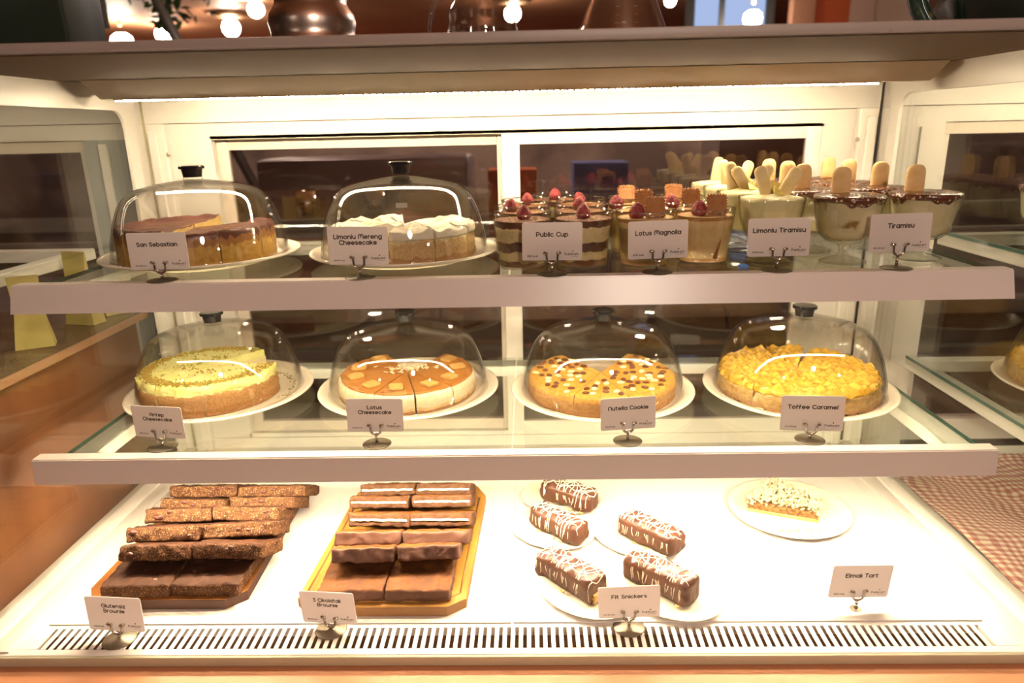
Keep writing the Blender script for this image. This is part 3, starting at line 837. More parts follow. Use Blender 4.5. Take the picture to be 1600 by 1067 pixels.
# ================================================================== CAKE PLATES AND DOMES
plate_bm = lathe([(0, .0035), (.085, .0035), (.092, .0), (.098, .0), (.101, .004), (.125, .0075), (.148, .0125), (.1515, .0150), (.1505, .0172), (.146, .0165),
                  (.133, .0125), (.128, .0118), (.1255, .0095), (.12, .0088), (0, .0088)], 96)
plate_me = bpy.data.meshes.new('plate')
for f in plate_bm.faces: f.smooth = True
plate_bm.to_mesh(plate_me); plate_bm.free()
PTOP = .0088
def dome_meshes(R0=.1335, H=.118):
    key = [(R0-.0005, .006), (.1305, .025), (.1255, .047), (.1190, .067), (.1105, .085), (.1005, .0965), (.087, .1045), (.066, .1100), (.042, .1140), (.020, .1170), (0, H)]
    op = [(R0+.0055, 0), (R0+.006, .0025), (R0+.0005, .0035)]
    for i in range(len(key)-1):
        p0, p1, p2, p3 = [Vector(key[max(0, min(len(key)-1, i+q))]) for q in (-1, 0, 1, 2)]
        for u in (0, .25, .5, .75):
            v = .5*((2*p1) + (p2-p0)*u + (2*p0-5*p1+4*p2-p3)*u*u + (3*p1-p0-3*p2+p3)*u*u*u)
            op.append((max(.0005, v.x), v.y))
    op.append((0, H))
    inner = []
    for i in range(3, len(op)):
        a = Vector(op[i-1]); c_ = Vector(op[min(len(op)-1, i+1)]); d = (c_-a).normalized()
        inner.append((max(0, op[i][0]-.0026*d.y) if i < len(op)-1 else 0, op[i][1] + .0026*d.x))
    prof = op + inner[::-1] + [(R0-.004, .0)]
    b_ = lathe(prof, 96)
    kb = lathe([(0, -.001), (.0145, -.001), (.0140, .0035), (.0, .0035)], 32)
    k = lathe([(.0, .0037), (.0135, .0037), (.0148, .0125), (.0155, .0150), (.0188, .0160), (.0190, .0195), (.0175, .0207), (.0, .0212)], 40)
    return b_, kb, k
d_bm, kb_bm, k_bm = dome_meshes()
DOME_H = .118
def as_mesh(nm, b_, m_, angle=.6):
    me = bpy.data.meshes.new(nm)
    bmesh.ops.recalc_face_normals(b_, faces=b_.faces)
    for f in b_.faces: f.smooth = True
    for e in b_.edges:
        if len(e.link_faces) == 2 and e.calc_face_angle(0) > angle: e.smooth = False
    b_.to_mesh(me); b_.free(); me.materials.append(m_)
    return me
dome_me = as_mesh('dome_shell', d_bm, dome_g, 1.2); kb_me = as_mesh('knob_collar', kb_bm, dome_g); k_me = as_mesh('knob', k_bm, knob_m)
def mobj(nm, me, par, loc=None, rot=None, sc=None, m_=None):
    o = link(bpy.data.objects.new(nm, me)); o.parent = par
    if m_ and not me.materials: me.materials.append(m_)
    if loc is not None: o.location = loc
    if rot is not None: o.rotation_euler = rot
    if sc is not None: o.scale = sc
    return o
def plate_dome(x, y, z, s, plate_label, dome_label, hk=1.0, ry=0.0):
    p = mobj('cake_plate', plate_me, None, (x, y, z), sc=(s, s, 1), m_=crema)
    tag(p, plate_label, 'plate', 'cream cake plates')
    t = thing('cake_dome', dome_label, 'cake dome', (x, y, z+.0094), 0, 'clear domes over the cakes')
    mobj('dome_shell', dome_me, t, sc=(s, s, hk))
    mobj('knob_collar', kb_me, t, (0, 0, DOME_H*hk))
    mobj('knob', k_me, t, (0, 0, DOME_H*hk))
    return t
SPOTS = [
 (-.4816, .3700, GZ1, .985, 'cream plate under the dark-sided burnt cheesecake', 'clear dome with black knob over the burnt cheesecake'),
 (-.1584, .3620, GZ1, .965, 'cream plate under the white meringue cake', 'clear dome with black knob over the white meringue cake'),
 (-.5011, .4082, GZ2, 1.02, 'cream plate under the green pistachio cake', 'clear dome with black knob over the green pistachio cake'),
 (-.1748, .4080, GZ2, 1.015, 'cream plate under the caramel cake with square biscuits', 'clear dome with black knob over the square biscuit cake'),
 (.1548, .3900, GZ2, 1.01, 'cream plate under the cookie cake with chocolate drops', 'clear dome with black knob over the chocolate drop cookie cake'),
 (.4798, .3850, GZ2, 1.015, 'cream plate under the bumpy golden caramel cake', 'clear dome with black knob over the bumpy golden caramel cake'),
]
HK = [1.0, 1.0, 1.03, 1.0, 1.01, 1.04]
DOMES = [plate_dome(*s, hk=HK[i]) for i, s in enumerate(SPOTS)]
st = obj('price_sticker', bx(-.008, .008, -.0005, 0, -.0035, .0035), mat('sticker', (.8, .75, .65), .6), DOMES[1], loc=(.016, -.1015, .083), rot=(math.radians(-28), 0, .15), smooth=False)  # small pale rectangle set on the dome's shoulder

# ================================================================== CAKES
def slice_mesh(R_, h, a0, a1, amp=.0006, freq=60, top_amp=.001, seed=0, round_=.004, gap=.0008, top_f=None, side_mi=0, cut_mi=1, nr=10, na=None, taper=.0):
    """wedge of a round cake, apex at the centre; a0..a1 in degrees"""
    a0, a1 = math.radians(a0), math.radians(a1)
    na = na or max(5, int((a1-a0)/math.radians(4)))
    b_ = bmesh.new()
    mid = (a0+a1)/2
    off = Vector((math.cos(mid), math.sin(mid), 0)) * (gap/max(.2, math.sin((a1-a0)/2)))
    # section: bottom centre -> bottom rim -> side -> top rim -> top centre
    sec = [(0, 0), (R_*.5, 0), (R_-.0015, 0), (R_, .0015)]
    nz = 8
    for i in range(1, nz): sec.append((R_ - taper*i/nz, .0015 + (h-round_-.0015)*i/nz))
    for i in range(1, 5):
        t = i/4*PI/2; sec.append((R_ - taper - round_ + round_*math.cos(t), h - round_ + round_*math.sin(t)))
    for i in range(1, nr+1): sec.append(((R_-taper-round_)*(1 - i/nr), h))
    grid = []
    for i in range(na+1):
        a = a0 + (a1-a0)*i/na
        row = []
        for j, (r, z) in enumerate(sec):
            p = Vector((r*math.cos(a), r*math.sin(a), z)) + off
            if z > .001 and r > .001:
                q = Vector((r*math.cos(a), r*math.sin(a), z))
                if z >= h-1e-5:
                    p.z += noise.noise(q*freq + Vector((seed, 0, 0)))*top_amp + (top_f(r, a, q) if top_f else 0)
                else:
                    n_ = noise.noise_vector(q*freq + Vector((seed, 3, 1)))*amp + noise.noise_vector(q*freq*3 + Vector((seed, 3, 1)))*amp*.6
                    p += n_
                    if top_f and z > h-round_: p.z += top_f(r, a, q)*(z-(h-round_))/round_
            row.append(b_.verts.new(p))
        grid.append(row)
    m = len(sec)
    for i in range(na):
        for j in range(m-1):
            try:
                f = b_.faces.new((grid[i][j], grid[i+1][j], grid[i+1][j+1], grid[i][j+1])); f.material_index = side_mi
            except ValueError: pass
    for row, rev in ((grid[0], False), (grid[-1], True)):
        f = b_.faces.new(row if rev else row[::-1]); f.material_index = cut_mi
    bmesh.ops.remove_doubles(b_, verts=b_.verts, dist=1e-6)
    bmesh.ops.recalc_face_normals(b_, faces=b_.faces)
    return b_

def cake(name, label, x, y, z, rz=0.0):
    return thing(name, label, 'cake', (x, y, z + PTOP + .0003), rz)
z1, z2 = GZ1, GZ2

# --- burnt cheesecake: pieces missing towards the back wall
burnt = mat_layers('burnt rind', [(0, (.62, .36, .07)), (.010, (.72, .45, .12)), (.030, (.46, .22, .08)), (.041, (.16, .055, .045)), (.060, (.20, .085, .05))],
                   wob=.0075, wscale=70, rough=.35, streak=(1.6, 1.6, .18), vary=.12, fscale=120)
burnt_cut = mat('cheesecake cream cut', (.78, .60, .24), .5, var=(.70, .50, .18), vscale=60)
ck = cake('burnt_cheesecake', 'tall burnt cheesecake with a dark rim and golden streaked side', SPOTS[0][0]-.008, SPOTS[0][1], z1)
A = [(92, 128), (128, 164), (164, 200), (200, 236), (236, 272)]
B = [(272, 308), (308, 344), (344, 380), (380, 416)]
for i, (a, b) in enumerate(A + B):
    hh = .050 if i < 5 else .046
    s_ = obj('slice', slice_mesh(.112, hh, a, b, amp=.0011, freq=50, top_amp=.002, seed=i, round_=.006,
                                 top_f=lambda r, a_, q: .0055*max(0, (r-.085)/.025)*(1+.5*noise.noise(q*90)) - .0015), [burnt, burnt_cut], ck)
    if i >= 5: s_.location = (.006, -.003, 0)

# --- lemon meringue cheesecake
mer = mat_layers('meringue slice', [(0, (.60, .36, .14)), (.007, (.84, .62, .26)), (.012, (.88, .72, .36)), (.034, (.92, .80, .42)), (.040, (.93, .88, .68))], wob=.0035, wscale=70, rough=.45, fscale=180, vary=.06)
mer_side = mat_layers('crumbly outer side', [(0, (.55, .32, .13)), (.010, (.76, .54, .26)), (.032, (.88, .76, .44)), (.040, (.93, .88, .70))], wob=.005, wscale=90, rough=.7, fscale=260, bump=.8, vary=.1)
ck = cake('meringue_cheesecake', 'pale lemon cheesecake under browned white meringue peaks', SPOTS[1][0]+.001, SPOTS[1][1]-.002, z1)
def peaks(r, a, q): return .006*(.4 + noise.noise(q*38) + .6*noise.noise(q*80+Vector((4, 4, 4))))
mer_top = mat('meringue', (.93, .88, .72), .35, var=(.80, .55, .22), vscale=45, vfac=(.58, .78))
for i, (a, b) in enumerate([(100, 136), (136, 172), (172, 208), (208, 238), (266, 302), (302, 338), (338, 374), (374, 412)]):
    bmx = slice_mesh(.104, .036, a, b, amp=.0016, freq=70, seed=i+20, round_=.004, taper=.002)
    s_ = obj('slice', bmx, [mer_side, mer], ck)
    bmx = slice_mesh(.1035, .0105, a+.6, b-.6, amp=.0014, freq=55, top_amp=.002, seed=i+3, round_=.005, top_f=peaks, nr=16, na=14)
    obj('meringue', bmx, mer_top, s_, loc=(0, 0, .0350))
    if i >= 4: s_.location = (.003, -.009 if i < 6 else -.004, 0)

# --- pistachio cheesecake
pis_side = mat_layers('pistachio cake side', [(0, (.50, .25, .09)), (.014, (.56, .31, .12)), (.0330, (.60, .36, .14)), (.0365, (.86, .80, .40))], wob=.004, wscale=60, rough=.75, fscale=320, bump=1, vary=.16)
pis_cream = mat('pale green cream', (.80, .80, .26), .45, var=(.90, .88, .42), vscale=50, bump=.4, bscale=140)
pis_crumb = mat('pistachio crumbs', (.26, .28, .04), .8, var=(.50, .28, .06), vscale=160)
ck = cake('pistachio_cheesecake', 'crumb-sided cheesecake with pale green cream and pistachio rim', SPOTS[2][0]-.012, SPOTS[2][1]-.010, z2)
random.seed(11)
angs = [(56, 96), (96, 134), (134, 172), (172, 210), (210, 248), (248, 287), (287, 326), (326, 366)]
for i, (a, b) in enumerate(angs):
    s_ = obj('slice', slice_mesh(.1125, .038, a, b, amp=.0016, freq=80, seed=i+40, round_=.003, gap=.0003), [pis_side, mat('pistachio cut', (.82, .74, .46), .5, var=(.76, .66, .38), vscale=80)], ck)
    bmx = slice_mesh(.1120, .0160, a+.15, b-.15, amp=.0042, freq=48, top_amp=.0015, seed=i+9, round_=.006, gap=.0003, nr=12, na=16,
                     top_f=lambda r, a_, q: .001*noise.noise(q*160))
    obj('cream_topping', bmx, pis_cream, s_, loc=(0, 0, .0350))
    b2 = bmesh.new()
    for k in range(230):
        aa = math.radians(random.uniform(a+1, b-1)); r = random.gauss(.098, .005) if i != 7 else random.gauss(.098, .007)
        r = min(.108, r)
        if random.random() < .12: r = random.uniform(.02, .1)
        s0 = random.uniform(.0010, .0026)
        m4 = Matrix.Translation((r*math.cos(aa), r*math.sin(aa), .0508 + s0*.3)) @ Euler((random.random()*3, random.random()*3, 0)).to_matrix().to_4x4() @ Matrix.Diagonal((s0, s0*.7, s0*.6, 1))
        bmesh.ops.create_icosphere(b2, subdivisions=1, radius=1, matrix=m4)
    cr = obj('pistachio_crumbs', b2, pis_crumb, s_, smooth=False); cr['kind'] = 'stuff'
b2 = bmesh.new()
for k in range(60):
    aa = math.radians(random.uniform(-20, 55)); r = random.uniform(.113, .124)
    s0 = random.uniform(.0007, .0020)
    m4 = Matrix.Translation((SPOTS[2][0]+r*math.cos(aa), SPOTS[2][1]+r*math.sin(aa), z2+PTOP+s0*.5)) @ Matrix.Diagonal((s0, s0*.8, s0*.6, 1))
    bmesh.ops.create_icosphere(b2, subdivisions=1, radius=1, matrix=m4)
tag(obj('loose_crumbs', b2, pis_crumb, smooth=False), 'scattered green pistachio crumbs on the plate beside the pistachio cake', 'crumbs', kind='stuff')

# --- caramel biscuit cheesecake
lot_side = mat_layers('cream side', [(0, (.42, .20, .07)), (.006, (.80, .62, .34)), (.011, (.92, .82, .58)), (.030, (.93, .84, .62))], wob=.003, wscale=60, rough=.45, fscale=160, vary=.05)
lot_top = mat('caramel glaze', (.60, .28, .08), .22, var=(.52, .22, .05), vscale=14, coat=.4)
bisc = mat('golden biscuit', (.72, .45, .14), .65, var=(.62, .36, .10), vscale=60, bump=.3, bscale=220)
bisc_d = mat('brown caramel biscuit', (.33, .125, .035), .7, var=(.40, .17, .055), vscale=80, bump=.5, bscale=200)
def biscuit_bm(w=.024, h=.019, t=.004, scal=.0007, n=64):
    pts = []
    base = rrect(w, h, .005, 8)
    out = []
    # resample the outline evenly, then scallop it
    L_ = [0]
    for i in range(len(base)): L_.append(L_[-1] + (Vector(base[(i+1) % len(base)]) - Vector(base[i])).length)
    for k in range(n*2):
        s = L_[-1]*k/(n*2); i = max(j for j in range(len(base)) if L_[j] <= s)
        f = (s-L_[i])/max(1e-9, L_[i+1]-L_[i])
        p = Vector(base[i]).lerp(Vector(base[(i+1) % len(base)]), f)
        d = p.normalized()
        pts.append(tuple(p + d*scal*math.cos(2*PI*k*13/n)))
    b_ = bmesh.new()
    rows = [[b_.verts.new((x*s, y*s, z)) for x, y in pts] for s, z in ((.93, 0), (1, t*.25), (1, t*.75), (.93, t), (.74, t), (.70, t*.85))]
    for A_, B_ in zip(rows, rows[1:]):
        for i in range(len(pts)):
            j = (i+1) % len(pts); b_.faces.new((A_[i], A_[j], B_[j], B_[i]))
    b_.faces.new(rows[0][::-1]); b_.faces.new(rows[-1])
    return b_
sq_me = as_mesh('square_biscuit', biscuit_bm(.0255, .022, .0045, .0003), bisc)
ck = cake('caramel_cheesecake', 'cream cheesecake glazed with caramel and topped with square biscuits', SPOTS[3][0]-.001, SPOTS[3][1]-.006, z2)
angs = [(118, 152), (152, 186), (186, 219), (219, 252), (252, 285), (285, 318), (318, 351), (351, 384), (384, 420)]
for i, (a, b) in enumerate(angs):
    s_ = obj('slice', slice_mesh(.1125, .0315, a, b, amp=.0013, freq=45, seed=i+60, round_=.005), [lot_side, lot_side], ck)
    bmx = slice_mesh(.108, .0042, a+.3, b-.3, amp=.0022, freq=40, top_amp=.0006, seed=i+2, round_=.0015, na=16)
    obj('caramel_topping', bmx, lot_top, s_, loc=(0, 0, .0306))
    am = math.radians((a+b)/2 + (2 if i % 2 else -1)); rr = .086
    mobj('biscuit', sq_me, s_, (rr*math.cos(am), rr*math.sin(am), .0352), (0, 0, am + (.25 if i % 3 else -.2)))
random.seed(5)
b2 = bmesh.new()
for k in range(70):
    px, py = random.gauss(.004, .026), random.gauss(.012, .010)
    s0 = random.uniform(.002, .0052)
    m4 = Matrix.Translation((px, py, .0358+random.uniform(0, .002))) @ Euler((random.uniform(-.5, .5), random.uniform(-.5, .5), random.random()*3)).to_matrix().to_4x4() @ Matrix.Diagonal((s0, s0*.5, s0*.18, 1))
    bmesh.ops.create_cube(b2, size=1.6, matrix=m4)
o = obj('white_chocolate_shavings', b2, mat('white chocolate', (.90, .78, .52), .4), ck, smooth=False); o['kind'] = 'stuff'

# --- cookie cake with chocolate drops
coo_side = mat_layers('cookie side', [(0, (.56, .28, .10)), (.008, (.66, .38, .15)), (.024, (.76, .43, .10)), (.032, (.82, .47, .08))], wob=.003, wscale=50, rough=.7, fscale=200, bump=.8, vary=.12)
coo_cut = mat('cookie cut', (.60, .34, .14), .7, var=(.30, .13, .05), vscale=90, vfac=(.5, .68))
ck = cake('cookie_cake', 'thick golden cookie cake dotted with white and brown chocolate drops', SPOTS[4][0]-.002, SPOTS[4][1]-.002, z2)
angs = [(122, 162), (162, 203), (203, 244), (244, 285), (285, 325), (325, 363), (363, 403), (403, 420)]
cut = []
for i, (a, b) in enumerate(angs):
    cut.append(obj('slice', slice_mesh(.121, .033, a, b, amp=.0012, freq=60, top_amp=.0012, seed=i+80, round_=.009, gap=.0004), [coo_side, coo_cut], ck))
ov = bmesh.new()
bmesh.ops.create_uvsphere(ov, u_segments=18, v_segments=10, radius=1)
ov.transform(Matrix.Diagonal((.0061, .0047, .0025, 1)))
ov2 = ov.copy()
w_me = as_mesh('white_drop', ov, mat('white chocolate drop', (.92, .82, .60), .3)); b_me = as_mesh('brown_drop', ov2, mat('milk chocolate drop', (.20, .075, .03), .3))
random.seed(21)
placed = []
tries = 0
while len(placed) < 98 and tries < 6000:
    tries += 1
    a = random.uniform(124, 418); r = .112*math.sqrt(random.uniform(.04, 1))
    p = Vector((r*math.cos(math.radians(a)), r*math.sin(math.radians(a))))
    if any((p-q).length < .0112 for q in placed): continue
    k = [i for i, (s, e) in enumerate(angs) if s <= a < e][0]
    if min(abs(a-angs[k][0]), abs(a-angs[k][1]))*math.radians(1)*r < .004: continue
    placed.append(p)
    zz = .0338 - (max(0, r-.106)/.01)**2*.004
    wv = random.random() < .48
    mobj('white_chocolate_drop' if wv else 'brown_chocolate_drop', w_me if wv else b_me, cut[k], (p.x, p.y, zz), (0, 0, random.uniform(0, PI)))

# --- bumpy caramel cake
tof = mat('glossy caramel', (.80, .44, .05), .22, var=(.92, .64, .12), vscale=70, vfac=(.35, .7), coat=.5, sss=.0)
tof_side = mat_layers('caramel cake side', [(0, (.60, .35, .14)), (.010, (.74, .50, .20)), (.025, (.84, .60, .24))], wob=.006, wscale=50, rough=.5, fscale=120, bump=.7, vary=.14)
ck = cake('caramel_nut_cake', 'golden cake covered in bumpy glossy caramel nuts', SPOTS[5][0]-.003, SPOTS[5][1]-.002, z2)
def bumps(r, a, q):
    d = noise.voronoi(q*80)[0]
    return .0085*max(0, 1 - d[0]*1.5) + .002*noise.noise(q*30)
angs = [(100, 140), (140, 180), (180, 220), (220, 260), (260, 300), (300, 340), (340, 380), (380, 420), (426, 456)]
for i, (a, b) in enumerate(angs):
    s_ = obj('slice', slice_mesh(.1275, .030, a, b, amp=.003, freq=60, seed=i+90, round_=.006, gap=.0002, taper=.003), [tof_side, tof_side], ck)
    bmx = slice_mesh(.1255, .0085, a, b, amp=.0035, freq=70, top_amp=.001, seed=i+7, round_=.006, gap=.0002, top_f=bumps, nr=34, na=26)
    obj('caramel_nut_topping', bmx, tof, s_, loc=(0, 0, .0280))
random.seed(8)
b2 = bmesh.new()
for k in range(26):
    aa = math.radians(random.uniform(195, 345)); r = random.uniform(.1285, .131)
    s0 = random.uniform(.0012, .0030)
    m4 = Matrix.Translation((SPOTS[5][0]+r*math.cos(aa), SPOTS[5][1]+r*math.sin(aa), z2+.0125+s0*.3)) @ Euler((0, 0, random.random()*3)).to_matrix().to_4x4() @ Matrix.Diagonal((s0*1.5, s0*.8, s0*.6, 1))
    bmesh.ops.create_icosphere(b2, subdivisions=1, radius=1, matrix=m4)
tag(obj('chocolate_crumbs', b2, mat('dark crumb', (.12, .05, .03), .6), smooth=False), 'dark crumbs around the foot of the bumpy golden caramel cake', 'crumbs', kind='stuff')

# ================================================================== DESSERT CUPS
def cup_glass(rb=.0345, rt=.0422, h=.0775, t=.0022):
    return lathe([(0, 0), (rb-.003, 0), (rb, .003), (rb+.0008, .006), (rt, h-.001), (rt-.0004, h), (rt-t, h), (rb-.0008, .006), (rb-.003, .0030), (0, .0028)], 64)
rim_me = as_mesh('glass_rim', lathe([(.0422*1 + .0011*math.cos(2*PI*i/10) - .0011, .0775 + .0011*math.sin(2*PI*i/10)) for i in range(11)], 64), mat_glass('polished rim glass', (.93, .92, .90), .30, .04))
cup_me = as_mesh('cup_glass', cup_glass(), glass_c, 1.0)
def content(rb, rt, z0, z1_, top_amp=.001, seed=0, freq=60, ri=0):
    b_ = bmesh.new()
    prof = [(0, z0), (rb*.6, z0), (rb, z0+.001)]
    for i in range(1, 9): prof.append((rb + (rt-rb)*i/8, z0 + (z1_-z0)*i/8))
    for i in range(1, 7): prof.append((rt*(1-i/6.0), z1_))
    def wob(r, z, a):
        if z >= z1_-1e-6 and r < rt*.99: z += noise.noise(Vector((r*math.cos(a)*freq, r*math.sin(a)*freq, seed)))*top_amp
        return r, z
    return lathe(prof, 64, wob=wob)
def mat_public(i):
    s = i*.0007
    return mat_layers('layered cocoa cream %d' % i, [(.0, (.16, .055, .022)), (.0105+s, (.78, .64, .34)), (.0245, (.10, .035, .018)), (.0395-s, (.80, .66, .36)), (.0590, (.12, .045, .02))],
                      wob=.0045, wscale=48, rough=.5, fscale=240, vary=.08, streak=(1, 1, .5))
cocoa = mat('cocoa dusted top', (.15, .055, .025), .8, var=(.26, .11, .05), vscale=150, speck=(.55, .36, .2), speck_scale=500, speck_t=.86)
mag = mat_layers('caramel cream', [(0, (.46, .24, .08)), (.009, (.72, .52, .24)), (.0625, (.42, .20, .06))], wob=.0016, wscale=30, rough=.45, fscale=120, vary=.04, bump=.05)
mag_top = mat('caramel top', (.62, .38, .16), .35, var=(.70, .48, .24), vscale=40)
rasp = mat('frosted raspberry', (.20, .010, .014), .5, var=(.32, .035, .035), vscale=260, bump=.6, bscale=400)
def berry_bm(r=.0105, h=.0165):
    b_ = bmesh.new()
    prof = []
    n = 26
    bmx = bmesh.new()
    bmesh.ops.create_icosphere(bmx, subdivisions=4, radius=1)
    for v in bmx.verts:
        z = v.co.z
        k = math.sqrt(max(0, 1 - z*z))
        w = .5 - .5*z
        rad = r * (k**.8) * (.55 + .55*w)
        a = math.atan2(v.co.y, v.co.x)
        q = Vector((math.cos(a)*rad, math.sin(a)*rad, (z+1)/2*h))
        d = noise.voronoi(q*420)[0][0]
        nrm = Vector((math.cos(a)*k, math.sin(a)*k, z*.5)).normalized() if k > .01 else Vector((0, 0, 1))
        v.co = q + nrm*(.0011*(1-min(1, d*1.3)))
    b_.free()
    return bmx
berry_me = as_mesh('raspberry', berry_bm(), rasp, 3)
bi_me = as_mesh('biscuit', biscuit_bm(.0285, .0310, .0062, .0013), bisc_d)
almond = mat('almond flake', (.78, .58, .32), .5)
public_top = as_mesh('cocoa_top', content(.0385, .0390, .0, .0012, .0012, 3, 90), cocoa)
magn_top = as_mesh('caramel_top', content(.0386, .0390, .0, .0012, .0008, 5, 60), mag_top)
pc = [as_mesh('layered_cream', content(.0330, .0392, .0031, .0672, .0), mat_public(i), 1.0) for i in range(3)]
mc = as_mesh('caramel_cream', content(.0330, .0392, .0031, .0672, .0), mag, 1.0)
def flakes(n, seed, r=.02):
    random.seed(seed); b_ = bmesh.new()
    for k in range(n):
        s0 = random.uniform(.002, .0042)
        m4 = Matrix.Translation((random.gauss(.008, r*.45), random.gauss(0, r*.4), .0695+random.uniform(0, .002))) @ Euler((random.uniform(-.6, .6), random.uniform(-.6, .6), random.random()*3)).to_matrix().to_4x4() @ Matrix.Diagonal((s0, s0*.7, s0*.14, 1))
        bmesh.ops.create_cube(b_, size=1.5, matrix=m4)
    return b_
def public_cup(i, x, y, rz, bx_, by_, label):
    t = thing('cocoa_layer_cup', label, 'dessert cup', (x, y, z1), rz, 'cocoa layered dessert cups')
    mobj('layered_cream', pc[i % 3], t, rot=(0, 0, i*1.3))
    mobj('cocoa_top', public_top, t, (0, 0, .0668))
    mobj('raspberry', berry_me, t, (bx_, by_, .0672), (.06*(i % 3-1), .10*((i+1) % 3-1), i), (1.08, 1.08, 1.25))
    f = obj('almond_flakes', flakes(7, i, .016), almond, t, smooth=False, loc=(bx_, by_+.004, -.0008)); f['kind'] = 'stuff'
    mobj('glass_rim', rim_me, mobj('cup_glass', cup_me, t))
    return t
PUB = [(.0253, .2780, 0, .003, -.004, 'cocoa and cream layered cup left in the front pair'),
       (.1130, .2790, 0, -.001, -.004, 'cocoa and cream layered cup right in the front pair, by the caramel cups'),
       (.0265, .3790, 0, -.020, -.002, 'cocoa cup in the second row, nearer the meringue cake'),
       (.1160, .3800, 0, -.002, .004, 'cocoa cup in the second row, nearer the caramel cups'),
       (.0320, .4700, 0, .002, .004, 'cocoa cup in the third row, nearer the meringue cake'),
       (.1230, .4710, 0, -.002, .0, 'cocoa cup in the third row, nearer the caramel cups'),
       (.0830, .5560, 0, .0, .0, 'cocoa cup rearmost of its kind, against the back doors')]
for i, p in enumerate(PUB): public_cup(i, *p)
streak = mat('caramel streak', (.25, .10, .03), .4)
def magnolia_cup(i, x, y, berry, biscuits, label):
    t = thing('caramel_biscuit_cup', label, 'dessert cup', (x, y, z1), 0, 'caramel cream cups with biscuits')
    mobj('caramel_cream', mc, t, rot=(0, 0, i*.9))
    mobj('caramel_top', magn_top, t, (0, 0, .0668))
    if berry: mobj('raspberry', berry_me, t, (*berry, .0670), (.1, .05*i, i*1.1), (1.18, 1.18, 1.35))
    for (px, py, rz, tilt) in biscuits:
        mobj('biscuit', bi_me, t, (px, py, .0810), (PI/2 - math.radians(tilt), 0, rz))
    f = obj('almond_flakes', flakes(9, i+50, .02), almond, t, smooth=False, loc=(.004, -.006, -.0008)); f['kind'] = 'stuff'
    mobj('glass_rim', rim_me, mobj('cup_glass', cup_me, t))
    if i == 1:
        obj('caramel_streak', tube(bmesh.new(), [(.009, -.0345, .010), (.011, -.0352, .020), (.0145, -.0362, .032), (.0155, -.0368, .037)], .0016, 8, taper=[2.2, 1.2, .7, .3]), streak, t)
MAG = [(.2005, .2780, (-.014, -.010), [(.0115, -.006, .04, 6)], 'caramel cream cup with raspberry and biscuit, front and nearest the cocoa cups'),
       (.2880, .2930, (-.012, -.010), [(.015, -.002, -.12, 10)], 'caramel cream cup with a dark streak near its bottom, front and nearest the bowls'),
       (.2000, .3850, (-.034+.006, .0), [(.014, .0, .2, 14)], 'caramel cream cup in the second row, behind the front cup beside the cocoa cups'),
       (.2830, .3890, (-.022, .0), [(.006, .006, .05, 10)], 'caramel cream cup in the second row, behind the streaked cup'),
       (.2080, .4790, (.020, .004), [(-.008, .0, .0, 30)], 'caramel cream cup in the third row, behind the cocoa cup side'),
       (.2870, .4810, None, [(-.008, .0, -.1, 16)], 'caramel cream cup in the third row, nearer the bowls')]
for i, p in enumerate(MAG): magnolia_cup(i, *p)

# --- stemmed bowls
def bowl_bm():
    return lathe([(0, .0), (.028, .0), (.0312, .0012), (.0312, .0026), (.022, .0058), (.009, .0095), (.0062, .013), (.0062, .020), (.0085, .0245),
                  (.012, .0275), (.026, .0315), (.0345, .0385), (.0395, .048), (.0425, .066), (.0458, .0925), (.0452, .0935), (.0440, .0925), (.0408, .066),
                  (.0378, .049), (.033, .0405), (.025, .034), (.0, .0305)], 64)
bowl_me = as_mesh('bowl_glass', bowl_bm(), glass_c, 1.2)
def cream_fill(top=.0895, amp=.001, seed=0, dome=0.003):
    prof = [(0, .0312), (.0245, .0346), (.0325, .0410), (.0373, .0495), (.0403, .066), (.0432, .086), (.0436, top)]
    for i in range(1, 9): prof.append((.0436*(1-i/8), top + dome*math.sin(i/8*PI/2)))
    def wob(r, z, a):
        if z >= top: z += noise.noise(Vector((r*math.cos(a)*70, r*math.sin(a)*70, seed)))*amp
        return r, z
    return lathe(prof, 64, wob=wob)
tir_c = mat('tiramisu cream', (.80, .72, .44), .5, var=(.34, .20, .07), vscale=34, vfac=(.61, .68), bump=.05)
lem_c = mat('lemon cream', (.86, .78, .42), .45, var=(.88, .66, .22), vscale=30, vfac=(.60, .72), bump=.05)
tir_me = [as_mesh('cream', cream_fill(seed=i), tir_c, 1.5) for i in range(2)]
lem_me = as_mesh('lemon_cream', cream_fill(.0900, .0022, 4, .006), lem_c, 1.5)
choc = mat('chocolate glaze', (.11, .035, .018), .22, coat=.6, speck=(.62, .45, .30), speck_scale=420, speck_t=.90, bump=.5, bscale=300)
def glaze_bm(seed):
    b_ = bmesh.new()
    n = 96; grid = []
    drip = [.0055 + .0105*max(0, noise.noise(Vector((math.cos(2*PI*i/n)*4.2, math.sin(2*PI*i/n)*4.2, seed))) + .25) for i in range(n)]
    def wobf(): pass
    prof_in = 8
    for i in range(n):
        a = 2*PI*i/n; row = []
        for j in range(prof_in+1):
            r = .0452*j/prof_in
            z = .0948 + .003*math.cos(j/prof_in*PI/2) + noise.noise(Vector((r*math.cos(a)*90, r*math.sin(a)*90, seed)))*.0013
            if j == prof_in: z = .0942
            row.append((r, z))
        d = drip[i]
        row += [(.0468, .0935), (.0466, .0925 - d*.4), (.0463 - .0012*d/.008, .0925-d), (.0445, .0925-d), (.0442, .0900)]
        grid.append([b_.verts.new((r*math.cos(a), r*math.sin(a), z)) for r, z in row])
    for i in range(n):
        A_, B_ = grid[i], grid[(i+1) % n]
        for j in range(len(A_)-1):
            b_.faces.new((A_[j], A_[j+1], B_[j+1], B_[j]))
    bmesh.ops.remove_doubles(b_, verts=b_.verts, dist=1e-6)
    return b_
